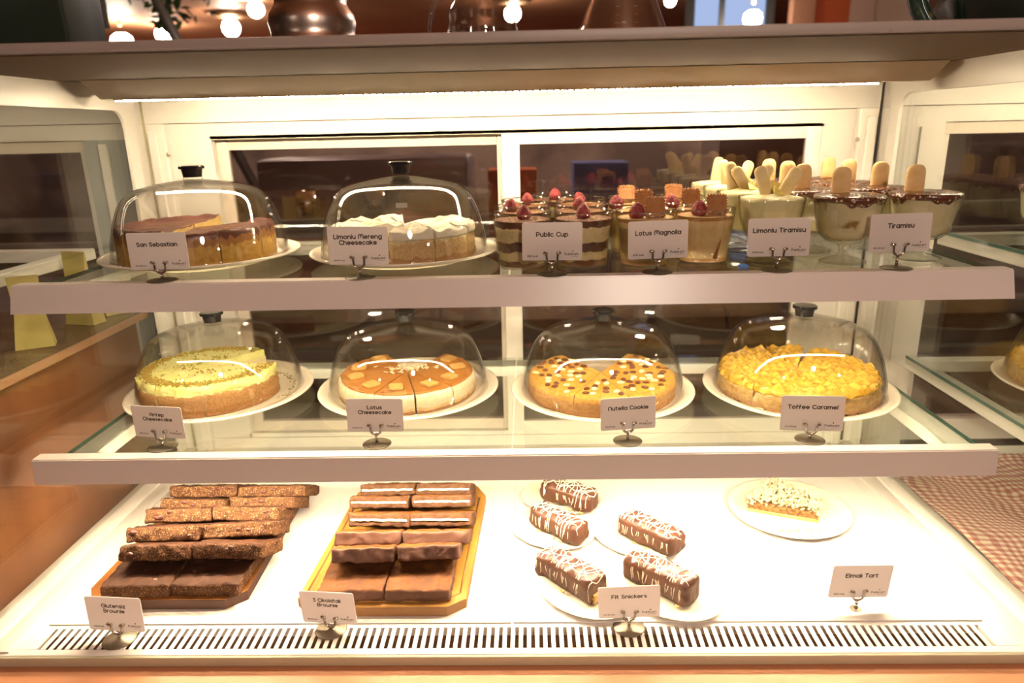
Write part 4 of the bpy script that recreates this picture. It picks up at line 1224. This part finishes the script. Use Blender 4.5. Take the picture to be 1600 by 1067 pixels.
gl_me = [as_mesh('chocolate_glaze', glaze_bm(s), choc, 1.5) for s in (1.3, 7.7, 12.1)]
def finger_bm(L_=.052, w=.0245, t=.0125):
    bmx = bmesh.new(); bmesh.ops.create_uvsphere(bmx, u_segments=32, v_segments=20, radius=1)
    for v in bmx.verts:
        x, y, z = v.co
        # capsule outline in x-z, softened box in thickness
        zz = z*w/2 + (L_/2 - w/2)*(1 if z > 1e-4 else -1 if z < -1e-4 else 0)
        r = math.hypot(x, y)
        sx = math.copysign(abs(x)**.75, x); sy = math.copysign(abs(y)**.8, y)
        v.co = Vector((sx*w/2, sy*t/2, zz + L_/2))
    return bmx
lf = mat('ladyfinger sponge', (.78, .46, .17), .75, var=(.84, .58, .28), vscale=70, bump=.4, bscale=350)
lf_me = as_mesh('ladyfinger', finger_bm(), lf, 3)
lf_y = mat('pale ladyfinger', (.84, .62, .26), .75, var=(.88, .70, .36), vscale=60, bump=.4, bscale=300)
lfy_me = as_mesh('ladyfinger', finger_bm(.050, .0185, .012), lf_y, 3)
def tiramisu(i, x, y, fx, fy, rz, label, tilt=0):
    t = thing('tiramisu_bowl', label, 'dessert bowl', (x, y, z1), 0, 'chocolate topped tiramisu bowls')
    mobj('cream', tir_me[i % 2], t, rot=(0, 0, i*1.7))
    mobj('chocolate_glaze', gl_me[i % 3], t, rot=(0, 0, i*2.1))
    mobj('ladyfinger', lf_me, t, (fx, fy, .0805), (tilt, 0, rz))
    mobj('bowl_glass', bowl_me, t)
TIR = [(.4800, .2680, -.012, .004, -.30, 'tiramisu bowl in front, beside the lemon bowls, with one upright ladyfinger'),
       (.5930, .2850, -.015, .004, -.35, 'tiramisu bowl in front, beside the side pane, with one upright ladyfinger'),
       (.4690, .3640, -.020, .0, -.30, 'tiramisu bowl in the second row, beside the lemon bowls'),
       (.5720, .3810, .000, .0, -.25, 'tiramisu bowl in the second row, beside the side pane'),
       (.4700, .4590, -.011, .0, -.10, 'tiramisu bowl in the third row, beside the lemon bowls'),
       (.5680, .4760, -.001, .004, -.10, 'tiramisu bowl in the third row, beside the side pane'),
       (.4690, .5540, -.013, -.010, .10, 'tiramisu bowl in the rear row, beside the lemon bowls'),
       (.5660, .5705, .004, .000, .05, 'tiramisu bowl in the rear row, beside the side pane')]
for i, p in enumerate(TIR): tiramisu(i, *p)
lemon_p = mat('lemon slice', (.80, .62, .10), .35, var=(.86, .74, .24), vscale=60)
def lemon_bm():
    b_ = bmesh.new(); n = 22; top = []; bot = []
    for i in range(n+1):
        a = PI*i/n
        r = .0165
        bend = .006*math.sin(a*2)
        top.append(b_.verts.new((r*math.cos(a), bend, r*math.sin(a)))); bot.append(b_.verts.new((r*math.cos(a), bend+.0022, r*math.sin(a))))
    ct = b_.verts.new((0, 0, 0)); cb = b_.verts.new((0, .0022, 0))
    for i in range(n):
        b_.faces.new((ct, top[i], top[i+1])); b_.faces.new((cb, bot[i+1], bot[i])); b_.faces.new((top[i], bot[i], bot[i+1], top[i+1]))
    b_.faces.new((ct, cb, bot[0], top[0])); b_.faces.new((ct, top[n], bot[n], cb))
    return b_
lem_sl = as_mesh('lemon_slice', lemon_bm(), lemon_p, .5)
def lemon_bowl(i, x, y, fingers, slices, label):
    t = thing('lemon_tiramisu_bowl', label, 'dessert bowl', (x, y, z1), 0, 'lemon tiramisu bowls')
    mobj('lemon_cream', lem_me, t, rot=(0, 0, i*2))
    for (px, py, rx, ry, rz) in fingers: mobj('ladyfinger', lfy_me, t, (px, py, .0865), (math.radians(rx), math.radians(ry), rz))
    for (px, py, rx, ry, rz) in slices: mobj('lemon_slice', lem_sl, t, (px, py, .0960), (math.radians(rx), math.radians(ry), rz))
    mobj('bowl_glass', bowl_me, t)
LEM = [(.3790, .2850, [(-.003, .004, -6, -18, .1), (.012, .006, -10, 26, -.5)], [(.012, -.012, -70, 14, .4), (.012, .014, -30, 0, -.1)], 'lemon tiramisu bowl in front with two ladyfingers and lemon slices'),
       (.3730, .3810, [(.006, .0, -6, -34, .1), (-.018, .010, -8, -8, .2), (.014, .012, -12, 26, -.3)], [(.006, .016, -20, 0, .1), (.012, -.012, -70, 0, .5)], 'lemon tiramisu bowl in the second row with three splayed ladyfingers'),
       (.3740, .4760, [(-.004, .004, -4, -14, .1), (.016, .006, -10, 24, .2)], [(.004, .0, -30, 0, .1)], 'lemon tiramisu bowl in the third row, partly hidden'),
       (.3720, .5705, [(-.002, .002, -4, 10, .1)], [], 'lemon tiramisu bowl against the back doors')]
for i, p in enumerate(LEM): lemon_bowl(i, *p)
b_ = lump_box(.014, .009, .006, 6, 5, 4, .0012, 200, 3)
tag(obj('blue_clip', b_, mat('blue plastic', (.10, .25, .70), .4), loc=(.3300, .2350, z1)), 'tiny blue plastic clip on the upper glass shelf between the cups and bowls', 'clip')

# the neighbouring case's own goods
NBP = mobj('cake_plate', plate_me, None, (.985, .40, .1897), sc=(1.0, 1.0, 1)); tag(NBP, 'cream plate with a caramel cake inside the neighbouring case', 'plate', 'cream cake plates')
dup(DOMES[5], (.985, .40, .1897+.0094), None, 'clear dome over the caramel cake inside the neighbouring case')
dup(ck, (.985, .40, .1897+PTOP+.0003), 1.0, 'caramel cake under a dome inside the neighbouring case')
bw = [o for o in COL.objects if o.name.startswith('tiramisu_bowl') and o.parent is None][0]
dup(bw, (.872, .43, .4338), .4, 'tiramisu bowl on the upper shelf of the neighbouring case')
# ================================================================== BROWNIES ON BOARDS
def board(name, label, pts, z0, t, mats, groove=None, feet=0):
    b_ = prism(pts, z0, z0+t, bev=.0015)
    th = thing(name, label, 'serving board', (0, 0, 0))
    # top surface and edge differ on the dark board
    for f in b_.faces:
        f.material_index = 0 if f.normal.z > .6 else 1
    obj('board', b_, mats, th, smooth=False)
    return th
DZ = .0022
P1 = [(-.578, .087), (-.392, .087), (-.368, .108), (-.374, .395), (-.392, .420), (-.575, .420), (-.592, .400), (-.596, .116)]
board('walnut_board', 'dark walnut board with cut corners under the dark speckled brownies', P1, DZ, .0155, [wood_a, wood_a2])
P2 = [(-.270, .070), (-.083, .070), (-.058, .088), (-.047, .375), (-.064, .410), (-.256, .410), (-.276, .390), (-.292, .092)]
bd = board('acacia_board', 'yellowish acacia board with a juice groove under the layered brownies', P2, DZ, .0150, [wood_b, mat('acacia edge', (.36, .18, .065), .45)])
gp = [(x + (-.170-x)*.085, y + (.24-y)*.075) for x, y in P2] 
b_ = bmesh.new()
for i in range(len(gp)):
    a = gp[i]; c_ = gp[(i+1) % len(gp)]
    tube(b_, [(a[0], a[1], DZ+.0146), (c_[0], c_[1], DZ+.0146)], .0016, 8)
obj('juice_groove', b_, mat('groove wood', (.26, .11, .025), .5), bd)
BT = DZ + .0155

br_top = mat('dark brownie top', (.062, .022, .010), .7, spec=.2, var=(.038, .014, .007), vscale=60, bump=.8, bscale=120)
br_side = mat('dark brownie side', (.110, .048, .020), .8, spec=.2, var=(.060, .024, .012), vscale=90, bump=1, bscale=240, speck=(.34, .19, .09), speck_scale=1000, speck_t=.90)
bt_top = mat('caramel brown brownie top', (.150, .052, .011), .6, spec=.2, var=(.082, .028, .009), vscale=30, vfac=(.38, .66), bump=.6, bscale=70)
bt_side = mat('dark crumb', (.060, .022, .012), .8, spec=.2, var=(.15, .062, .030), vscale=110, bump=1, bscale=220)
sand_side = mat('greyish brownie side', (.11, .052, .026), .8, spec=.2, var=(.065, .028, .014), vscale=90, bump=.8, bscale=220)
filling = mat('white filling', (.88, .80, .62), .5, var=(.80, .68, .45), vscale=60)
chip = mat('chocolate chunk', (.085, .025, .018), .3)
def chips(n, w, d, h, seed, par, front=True):
    random.seed(seed)
    for k in range(n):
        b_ = bmesh.new(); bmesh.ops.create_icosphere(b_, subdivisions=2, radius=1)
        r = random.uniform(.0022, .0042)
        for v in b_.verts: v.co *= 1 + .25*noise.noise(v.co*2 + Vector((seed, k, 0)))
        b_.transform(Matrix.Diagonal((r*1.3, r, r*.7, 1)))
        if front and k % 2 == 0: loc = (random.uniform(-w*.42, w*.42), -d/2, random.uniform(h*.3, h*.7))
        else: loc = (random.uniform(-w*.4, w*.4), random.uniform(-d*.4, d*.2), h)
        obj('chocolate_chunk', b_, chip, par, loc=loc)
def brownie(name, label, group, x, y, z, w, d, h, tilt, rz, seed, top, side, stripe=False, chunks=0, amp=.0023):
    """x,y: middle of the front lower edge; tilt lifts the front"""
    t = thing(name, label, 'brownie', (x, y, z), 0, group)
    random.seed(seed*31)
    if tilt:
        t.location = (x + random.uniform(-.0025, .0025), y + random.uniform(-.004, .004), z); rz += random.uniform(-.035, .035); tilt += random.uniform(-1.2, 1.2)
    t.rotation_euler = (-math.radians(tilt), random.uniform(-.012, .012) if tilt else 0, rz)
    bmx = lump_box(w, d, h, 34, 30, 8, amp, 75, seed, .0025)
    bmx.transform(Matrix.Translation((0, d/2, 0)))
    obj('crumb', bmx, [top, side], t, angle=1.6)
    if stripe:
        sb = lump_box(w*.93, .0035, h*.17, 40, 2, 4, .0011, 120, seed+4, .001)
        obj('filling', sb, [filling, filling], t, loc=(0, -.0006, h*.40))
    random.seed(seed)
    if chunks:
        for k in range(chunks):
            b_ = bmesh.new(); bmesh.ops.create_icosphere(b_, subdivisions=2, radius=1)
            r = random.uniform(.0028, .0052)
            for v in b_.verts: v.co *= 1 + .3*noise.noise(v.co*2 + Vector((seed, k, 0)))
            b_.transform(Matrix.Diagonal((r*1.2, r*.9, r*.75, 1)))
            loc = (random.uniform(-w*.4, w*.4), .0008, random.uniform(h*.35, h*.8)) if tilt else (random.uniform(-w*.4, w*.4), random.uniform(d*.1, d*.8), h-r*.3)
            obj('chocolate_chunk', b_, chip, t, loc=loc)
    return t
ROWN = ['flat in front', 'second row', 'third row', 'fourth row', 'fifth row', 'rearmost row']
# (left edge x, right edge x, front y, front z, tilt, twist)
ROWS1 = [(-.566, -.374, .0915, BT, 0, 0), (-.5560, -.3495, .1215, .0560, 26, .02), (-.5660, -.3530, .1720, .0580, 28, .03),
         (-.5690, -.3600, .2260, .0580, 28, .02), (-.5640, -.3490, .2620, .0580, 28, -.01), (-.5700, -.3430, .3030, .0580, 28, -.01)]
for r, (xl, xr, y, z, ti, tw) in enumerate(ROWS1):
    w = (xr-xl)/2 - .0012
    for s in (0, 1):
        x = xl + w/2 + s*(w + .0024)
        brownie('speckled_brownie', 'speckled brownie on the walnut board, %s, %s' % (ROWN[r], 'outer side' if s == 0 else 'inner side'), 'brownies on the walnut board',
                x, y + (.003 if s else 0) + s*tw*.06, z, w, .084 if r else .092, (.0212 if r < 4 else .0185) if r else .0185, ti, tw + (.03 if (r+s) % 3 == 0 else -.01), r*7+s*3+1, br_top, br_side, False, 3 if r == 0 else (2 if r in (1, 2) else 3))
ROWS2 = [(-.2600, -.0790, .0800, BT, 0, .0), (-.2490, -.0700, .1190, .0540, 25, .02), (-.2545, -.0615, .1600, .0570, 28, .015),
         (-.2480, -.0580, .2080, .0570, 28, 0), (-.2560, -.0630, .2600, .0570, 28, 0), (-.2510, -.0670, .3050, .0570, 28, 0)]
for r, (xl, xr, y, z, ti, tw) in enumerate(ROWS2):
    w = (xr-xl)/2 - .0010
    for s in (0, 1):
        x = xl + w/2 + s*(w + .0020)
        stripe = r >= 3
        brownie('layered_brownie', ('white-filled brownie on the acacia board, %s, %s' if stripe else 'tan-topped brownie on the acacia board, %s, %s') % (ROWN[r], 'walnut side' if s == 0 else 'plate side'),
                'brownies on the acacia board', x, y + (.004 if (s and r == 1) else 0), z, w, .083 if r else .098, (.0200 if r < 4 else .0190) if r else .0180, ti, (.05 if (r == 1 and s) else tw), r*5+s*11+70,
                bt_top if r < 4 else bt_top, sand_side if stripe else bt_side, stripe)

# ================================================================== CHOCOLATE BARS ON SMALL PLATES
ch_coat = mat('chocolate coating', (0.100, 0.036, 0.018), .38, var=(0.072, 0.024, 0.013), vscale=40, bump=.3, bscale=90, coat=.15)
driz = mat('white drizzle', (.90, .84, .66), .4)
nut = mat('peanut crumb', (.70, .42, .12), .7, var=(.82, .60, .24), vscale=200)
def choc_bar(i, x, y, L_, w, h, ang, label, bitten=False):
    t = thing('chocolate_bar', label, 'chocolate bar', (x, y, DZ + .0062), ang, 'drizzled chocolate bars')
    bmx = lump_box(L_, w, h, 46, 22, 14, .0030, 38, i*3.3+2, .0095)
    for v in bmx.verts:
        v.co.x *= 1 - .03*(v.co.z/h); v.co.y *= 1 - .10*(v.co.z/h); v.co.z += .0025*noise.noise(Vector((v.co.x*55, i, 0)))
    from mathutils.bvhtree import BVHTree
    tree = BVHTree.FromBMesh(bmx)
    obj('coating', bmx, [ch_coat, ch_coat], t, angle=1.6)
    random.seed(i*5+1)
    b_ = bmesh.new()
    for k in range(17):
        x0 = -L_*.46 + L_*.92*(k+.5)/17 + random.uniform(-.004, .004)
        sl = random.uniform(-.9, .9)*.012; drop = random.uniform(.3, .95)
        pts = []
        for m_ in range(26):
            u = m_/25
            yy = (-.62 + 1.2*u)*w
            xx = x0 + sl*(u-.5)*2 + .0016*math.sin(u*9+k)
            if abs(xx) > L_*.49: continue
            ys = max(-w*.499, min(w*.499, yy))
            hit = tree.ray_cast(Vector((xx, ys*.94, .1)), Vector((0, 0, -1)))
            if yy < -w*.47:
                zt = h*.62 - (-.47*w-yy)/w*h*3.6*drop
                if zt < h*.12 + .3*h*(1-drop): continue
                hit = tree.ray_cast(Vector((xx, -w, zt)), Vector((0, 1, 0)))
            if hit[0] is not None: pts.append(hit[0] + hit[1]*.0004)
        if yy and len(pts) > 4: tube(b_, pts, .00062, 6)
    for k in range(3):
        pts = []
        for m_ in range(30):
            u = m_/29; xx = (-.46+.92*u)*L_; yy = w*(.30*math.sin(u*7+k*2.1)*.9)
            hit = tree.ray_cast(Vector((xx, yy, .1)), Vector((0, 0, -1)))
            if hit[0] is not None: pts.append(hit[0] + hit[1]*.0005)
        tube(b_, pts, .0006, 6)
    obj('white_drizzle', b_, driz, t)
    if bitten:
        nb = lump_box(.011, .016, .014, 8, 8, 8, .0014, 260, 3, .002)
        obj('exposed_filling', nb, [nut, nut], t, loc=(L_/2-.004, -.006, .001))
    for k in range(3):
        c_ = lump_box(.004, .003, .0025, 4, 4, 3, .0008, 300, k+i, .001)
        obj('crumb', c_, [nut, nut], t, loc=(random.uniform(-.3, .45)*L_, -w*.53, .0008))
    return t
oval_bm = lathe([(0, .0018), (.045, .0018), (.050, .0), (.053, .0), (.060, .0035), (.072, .0062), (.0728, .0072), (.071, .0080), (.061, .0055), (.052, .0045), (0, .0045)], 64)
oval_me = as_mesh('oval_plate', oval_bm, crema)
BARS = [(.0980, .3620, .104, .042, .034, -.60, 'chocolate bar on the rearmost small plate, partly under the white shelf rail'),
        (.0760, .2700, .106, .042, .034, -.78, 'thin-drizzled chocolate bar on the small plate nearest the acacia board'),
        (.2180, .2380, .106, .043, .036, -.76, 'heavily drizzled chocolate bar alone on the plate nearest the apple tart'),
        (.0870, .1330, .112, .044, .036, -.82, 'chocolate bar with its yellow nut filling showing at one end'),
        (.2130, .1230, .110, .043, .037, -.76, 'chocolate bar in front, beside its name card and nearest the slots')]
PL = [(.0850, .3820, -.3, 'small white oval plate rearmost, under a chocolate bar'), (.0650, .2800, -.6, 'small white oval plate nearest the acacia board'),
      (.2000, .2550, -.6, 'small white oval plate nearest the apple tart'), (.1080, .1180, -.75, 'small white oval plate under the bar with nut filling showing'),
      (.2250, .1120, -.65, 'small white oval plate in front, nearest the ventilation slots')]
for i, p in enumerate(PL):
    o = mobj('oval_plate', oval_me, None, (p[0], p[1], DZ), (0, 0, p[2]), (1.0, .80, 1)); tag(o, p[3], 'plate', 'small oval plates')
for i, p in enumerate(BARS): choc_bar(i, p[0], p[1], p[2], p[3], p[4], p[5], p[6], bitten=(i == 3))

# ================================================================== APPLE TART
o = mobj('tart_plate', plate_me, None, (.466, .336, DZ), None, (.655, .655, .6)); o.data = plate_me
tag(o, 'round pale plate under the single wedge of apple tart', 'plate')
tt = thing('apple_tart', 'wedge of apple tart with white crumble on a pale plate', 'tart', (.452, .3380, DZ+.0056), 0)
wedge = [(-.056, -.008), (.045, -.048), (.062, -.002), (.004, .062)]
crust = mat('tart crust', (.52, .32, .10), .65, var=(.60, .40, .16), vscale=80, bump=.4, bscale=200)
obj('crust', prism([(x*1.03, y*1.03) for x, y in wedge], 0, .0055, bev=.001), crust, tt, smooth=False)
ap = mat('brown apple filling', (.13, .05, .015), .5, var=(.30, .16, .05), vscale=220, vfac=(.4, .6), bump=1, bscale=300)
obj('apple_filling', prism(wedge, .0056, .0175), ap, tt, smooth=False)
random.seed(4); b_ = bmesh.new()
def inside(px, py):
    c_ = True
    for i in range(4):
        a = Vector(wedge[i]); d_ = Vector(wedge[(i+1) % 4]) - a
        if d_.x*(py-a.y) - d_.y*(px-a.x) < -.0002: c_ = False
    return c_
n_ = 0
while n_ < 760:
    px, py = random.uniform(-.06, .065), random.uniform(-.05, .065)
    if not inside(px, py): continue
    n_ += 1
    s0 = random.uniform(.0016, .0040)
    m4 = Matrix.Translation((px, py, random.uniform(.0155, .0290))) @ Euler((random.random()*3, random.random()*3, 0)).to_matrix().to_4x4() @ Matrix.Diagonal((s0, s0*.8, s0*.6, 1))
    bmesh.ops.create_icosphere(b_, subdivisions=1, radius=1, matrix=m4)
cr = obj('crumble', b_, mat('white crumble', (.62, .55, .36), .7, var=(.60, .48, .26), vscale=120, vfac=(.55, .7)), tt, smooth=False); cr['kind'] = 'stuff'
b_ = bmesh.new()
for k in range(60):
    px, py = random.gauss(.445, .022), random.gauss(.265, .004)
    s0 = random.uniform(.0006, .0015)
    bmesh.ops.create_icosphere(b_, subdivisions=1, radius=1, matrix=Matrix.Translation((px, py, DZ+.0056+s0*.5)) @ Matrix.Diagonal((s0*1.4, s0, s0*.7, 1)))
tag(obj('loose_crumbs', b_, crust, smooth=False), 'few tan crumbs on the plate before the apple tart wedge', 'crumbs', kind='stuff')

# ================================================================== THINGS ON THE COUNTER TOP
CT = .7286
steel = mat('brushed steel', (.62, .52, .46), .30, metal=1.0)
kt = thing('steel_kettle', 'steel pour-over kettle with a ribbed waist', 'kettle', (-.2960, .45, CT))
obj('body', lathe([(0, 0), (.066, 0), (.0695, .004), (.0705, .022), (.069, .034), (.0645, .044), (.0635, .050), (.0645, .056), (.0665, .066), (.064, .078), (.057, .088), (.054, .094), (.056, .104), (.0545, .120), (.044, .130), (.040, .134), (0, .134)], 72), steel, kt)
obj('lid', lathe([(0, .134), (.038, .134), (.036, .140), (.010, .144), (.008, .152), (.012, .158), (0, .160)], 40), steel, kt)
obj('spout', tube(bmesh.new(), [(.058, -.02, .03), (.085, -.03, .04), (.098, -.034, .075), (.100, -.035, .115), (.120, -.042, .135)], .006, 12), steel, kt) if False else None
obj('spout', tube(bmesh.new(), [(0, .062, .03), (0, .10, .045), (0, .108, .09), (0, .125, .14)], .007, 12), steel, kt)
sv = thing('ribbed_glass_jug', 'clear glass coffee server with rings and a glass handle', 'jug', (-.0280, .38, CT))
prof = [(0, 0), (.048, 0), (.055, .003), (.0575, .010), (.0560, .018), (.0520, .026), (.0505, .032), (.0515, .038), (.0500, .046), (.0475, .054), (.0485, .062), (.046, .072), (.040, .082), (.036, .092), (.043, .105)]
inn = [(max(0, r-.0022), z+.002) for r, z in prof]
obj('vessel', lathe(prof + [(.042, .106)] + inn[::-1][1:], 72), mat_glass('jug glass', (.97, .95, .93), .20, .01, edge=.9, edge_col=(.35, .28, .24)), sv)
obj('handle', tube(bmesh.new(), [(-.045, 0, .088), (-.062, 0, .086), (-.074, 0, .07), (-.078, 0, .045), (-.076, 0, .022), (-.070, 0, .010), (-.056, 0, .006)], .0042, 12), MATS['jug glass'], sv)
fk = thing('conical_flask', 'conical clear glass flask with white measuring marks', 'flask', (.1770, .40, CT))
prof = [(0, 0), (.062, 0), (.0705, .003), (.0725, .009), (.071, .018), (.062, .045), (.046, .085), (.028, .125), (.022, .140), (.022, .165), (.026, .168)]
inn = [(max(0, r-.0022), z+.002) for r, z in prof]
obj('vessel', lathe(prof + inn[::-1][1:], 72), MATS['jug glass'], fk)
wm = mat('white print', (.6, .52, .46), .5)
b_ = bmesh.new()
for k in range(6):
    z = .020 + k*.011; r = .0712 - (z-.018)*.36
    for aa in (-104, -78):
        a = math.radians(aa); wd = .10 if k % 2 == 0 else .06
        pts = [((r)*math.cos(a + wd*(q-.5)), (r)*math.sin(a + wd*(q-.5)), z) for q in (0, .5, 1)]
        tube(b_, pts, .0003, 4)
obj('measuring_marks', b_, wm, fk)
for txt, zz in (('100', .042), ('50', .030)):
    rr = .0716 - (zz-.018)*.36
    obj('mark_lettering', text_mesh(txt, .006, .004, 0), wm, fk, loc=(-.006, -rr-.0005, zz), rot=(-.36, 0, 0))
dg_ = mat('dark green lacquer', (.010, .020, .012), .35)
b_ = bx(-.088, .085, -.05, .05, 0, .30, bev=.006)
for v in b_.verts: v.co.x *= 1 - .25*v.co.z
t = thing('green_canister', 'dark green canister at the far end of the counter, beside the hanging rod', 'canister', (-.660, .32, CT))
obj('body', b_, dg_, t)
obj('blue_edge', bx(-.050, -.044, -.0515, -.050, .0, .28), mat('dark blue trim', (.02, .04, .09), .4), t, smooth=False)
gz = mat('green glazed ceramic', (.015, .045, .035), .15, var=(.14, .12, .02), vscale=60, vfac=(.55, .68), coat=.7)
t = thing('glazed_pot', 'dark green glazed ceramic pot with a thick looped handle', 'pot', (.770, .40, CT))
obj('body', lathe([(0, 0), (.085, 0), (.115, .015), (.135, .06), (.138, .12), (.12, .18), (.10, .20), (.09, .19), (.11, .12), (.10, .05), (.07, .012), (0, .010)], 56), mat('dark green ceramic', (.008, .018, .014), .2, coat=.5), t)
pts = []
for k in range(17):
    a = math.radians(250 - k*11)
    pts.append((-.115 + .085*math.cos(a) + .02, -.02, .088 + .078*math.sin(a)))
obj('handle', tube(bmesh.new(), pts, .0125, 14), gz, t)
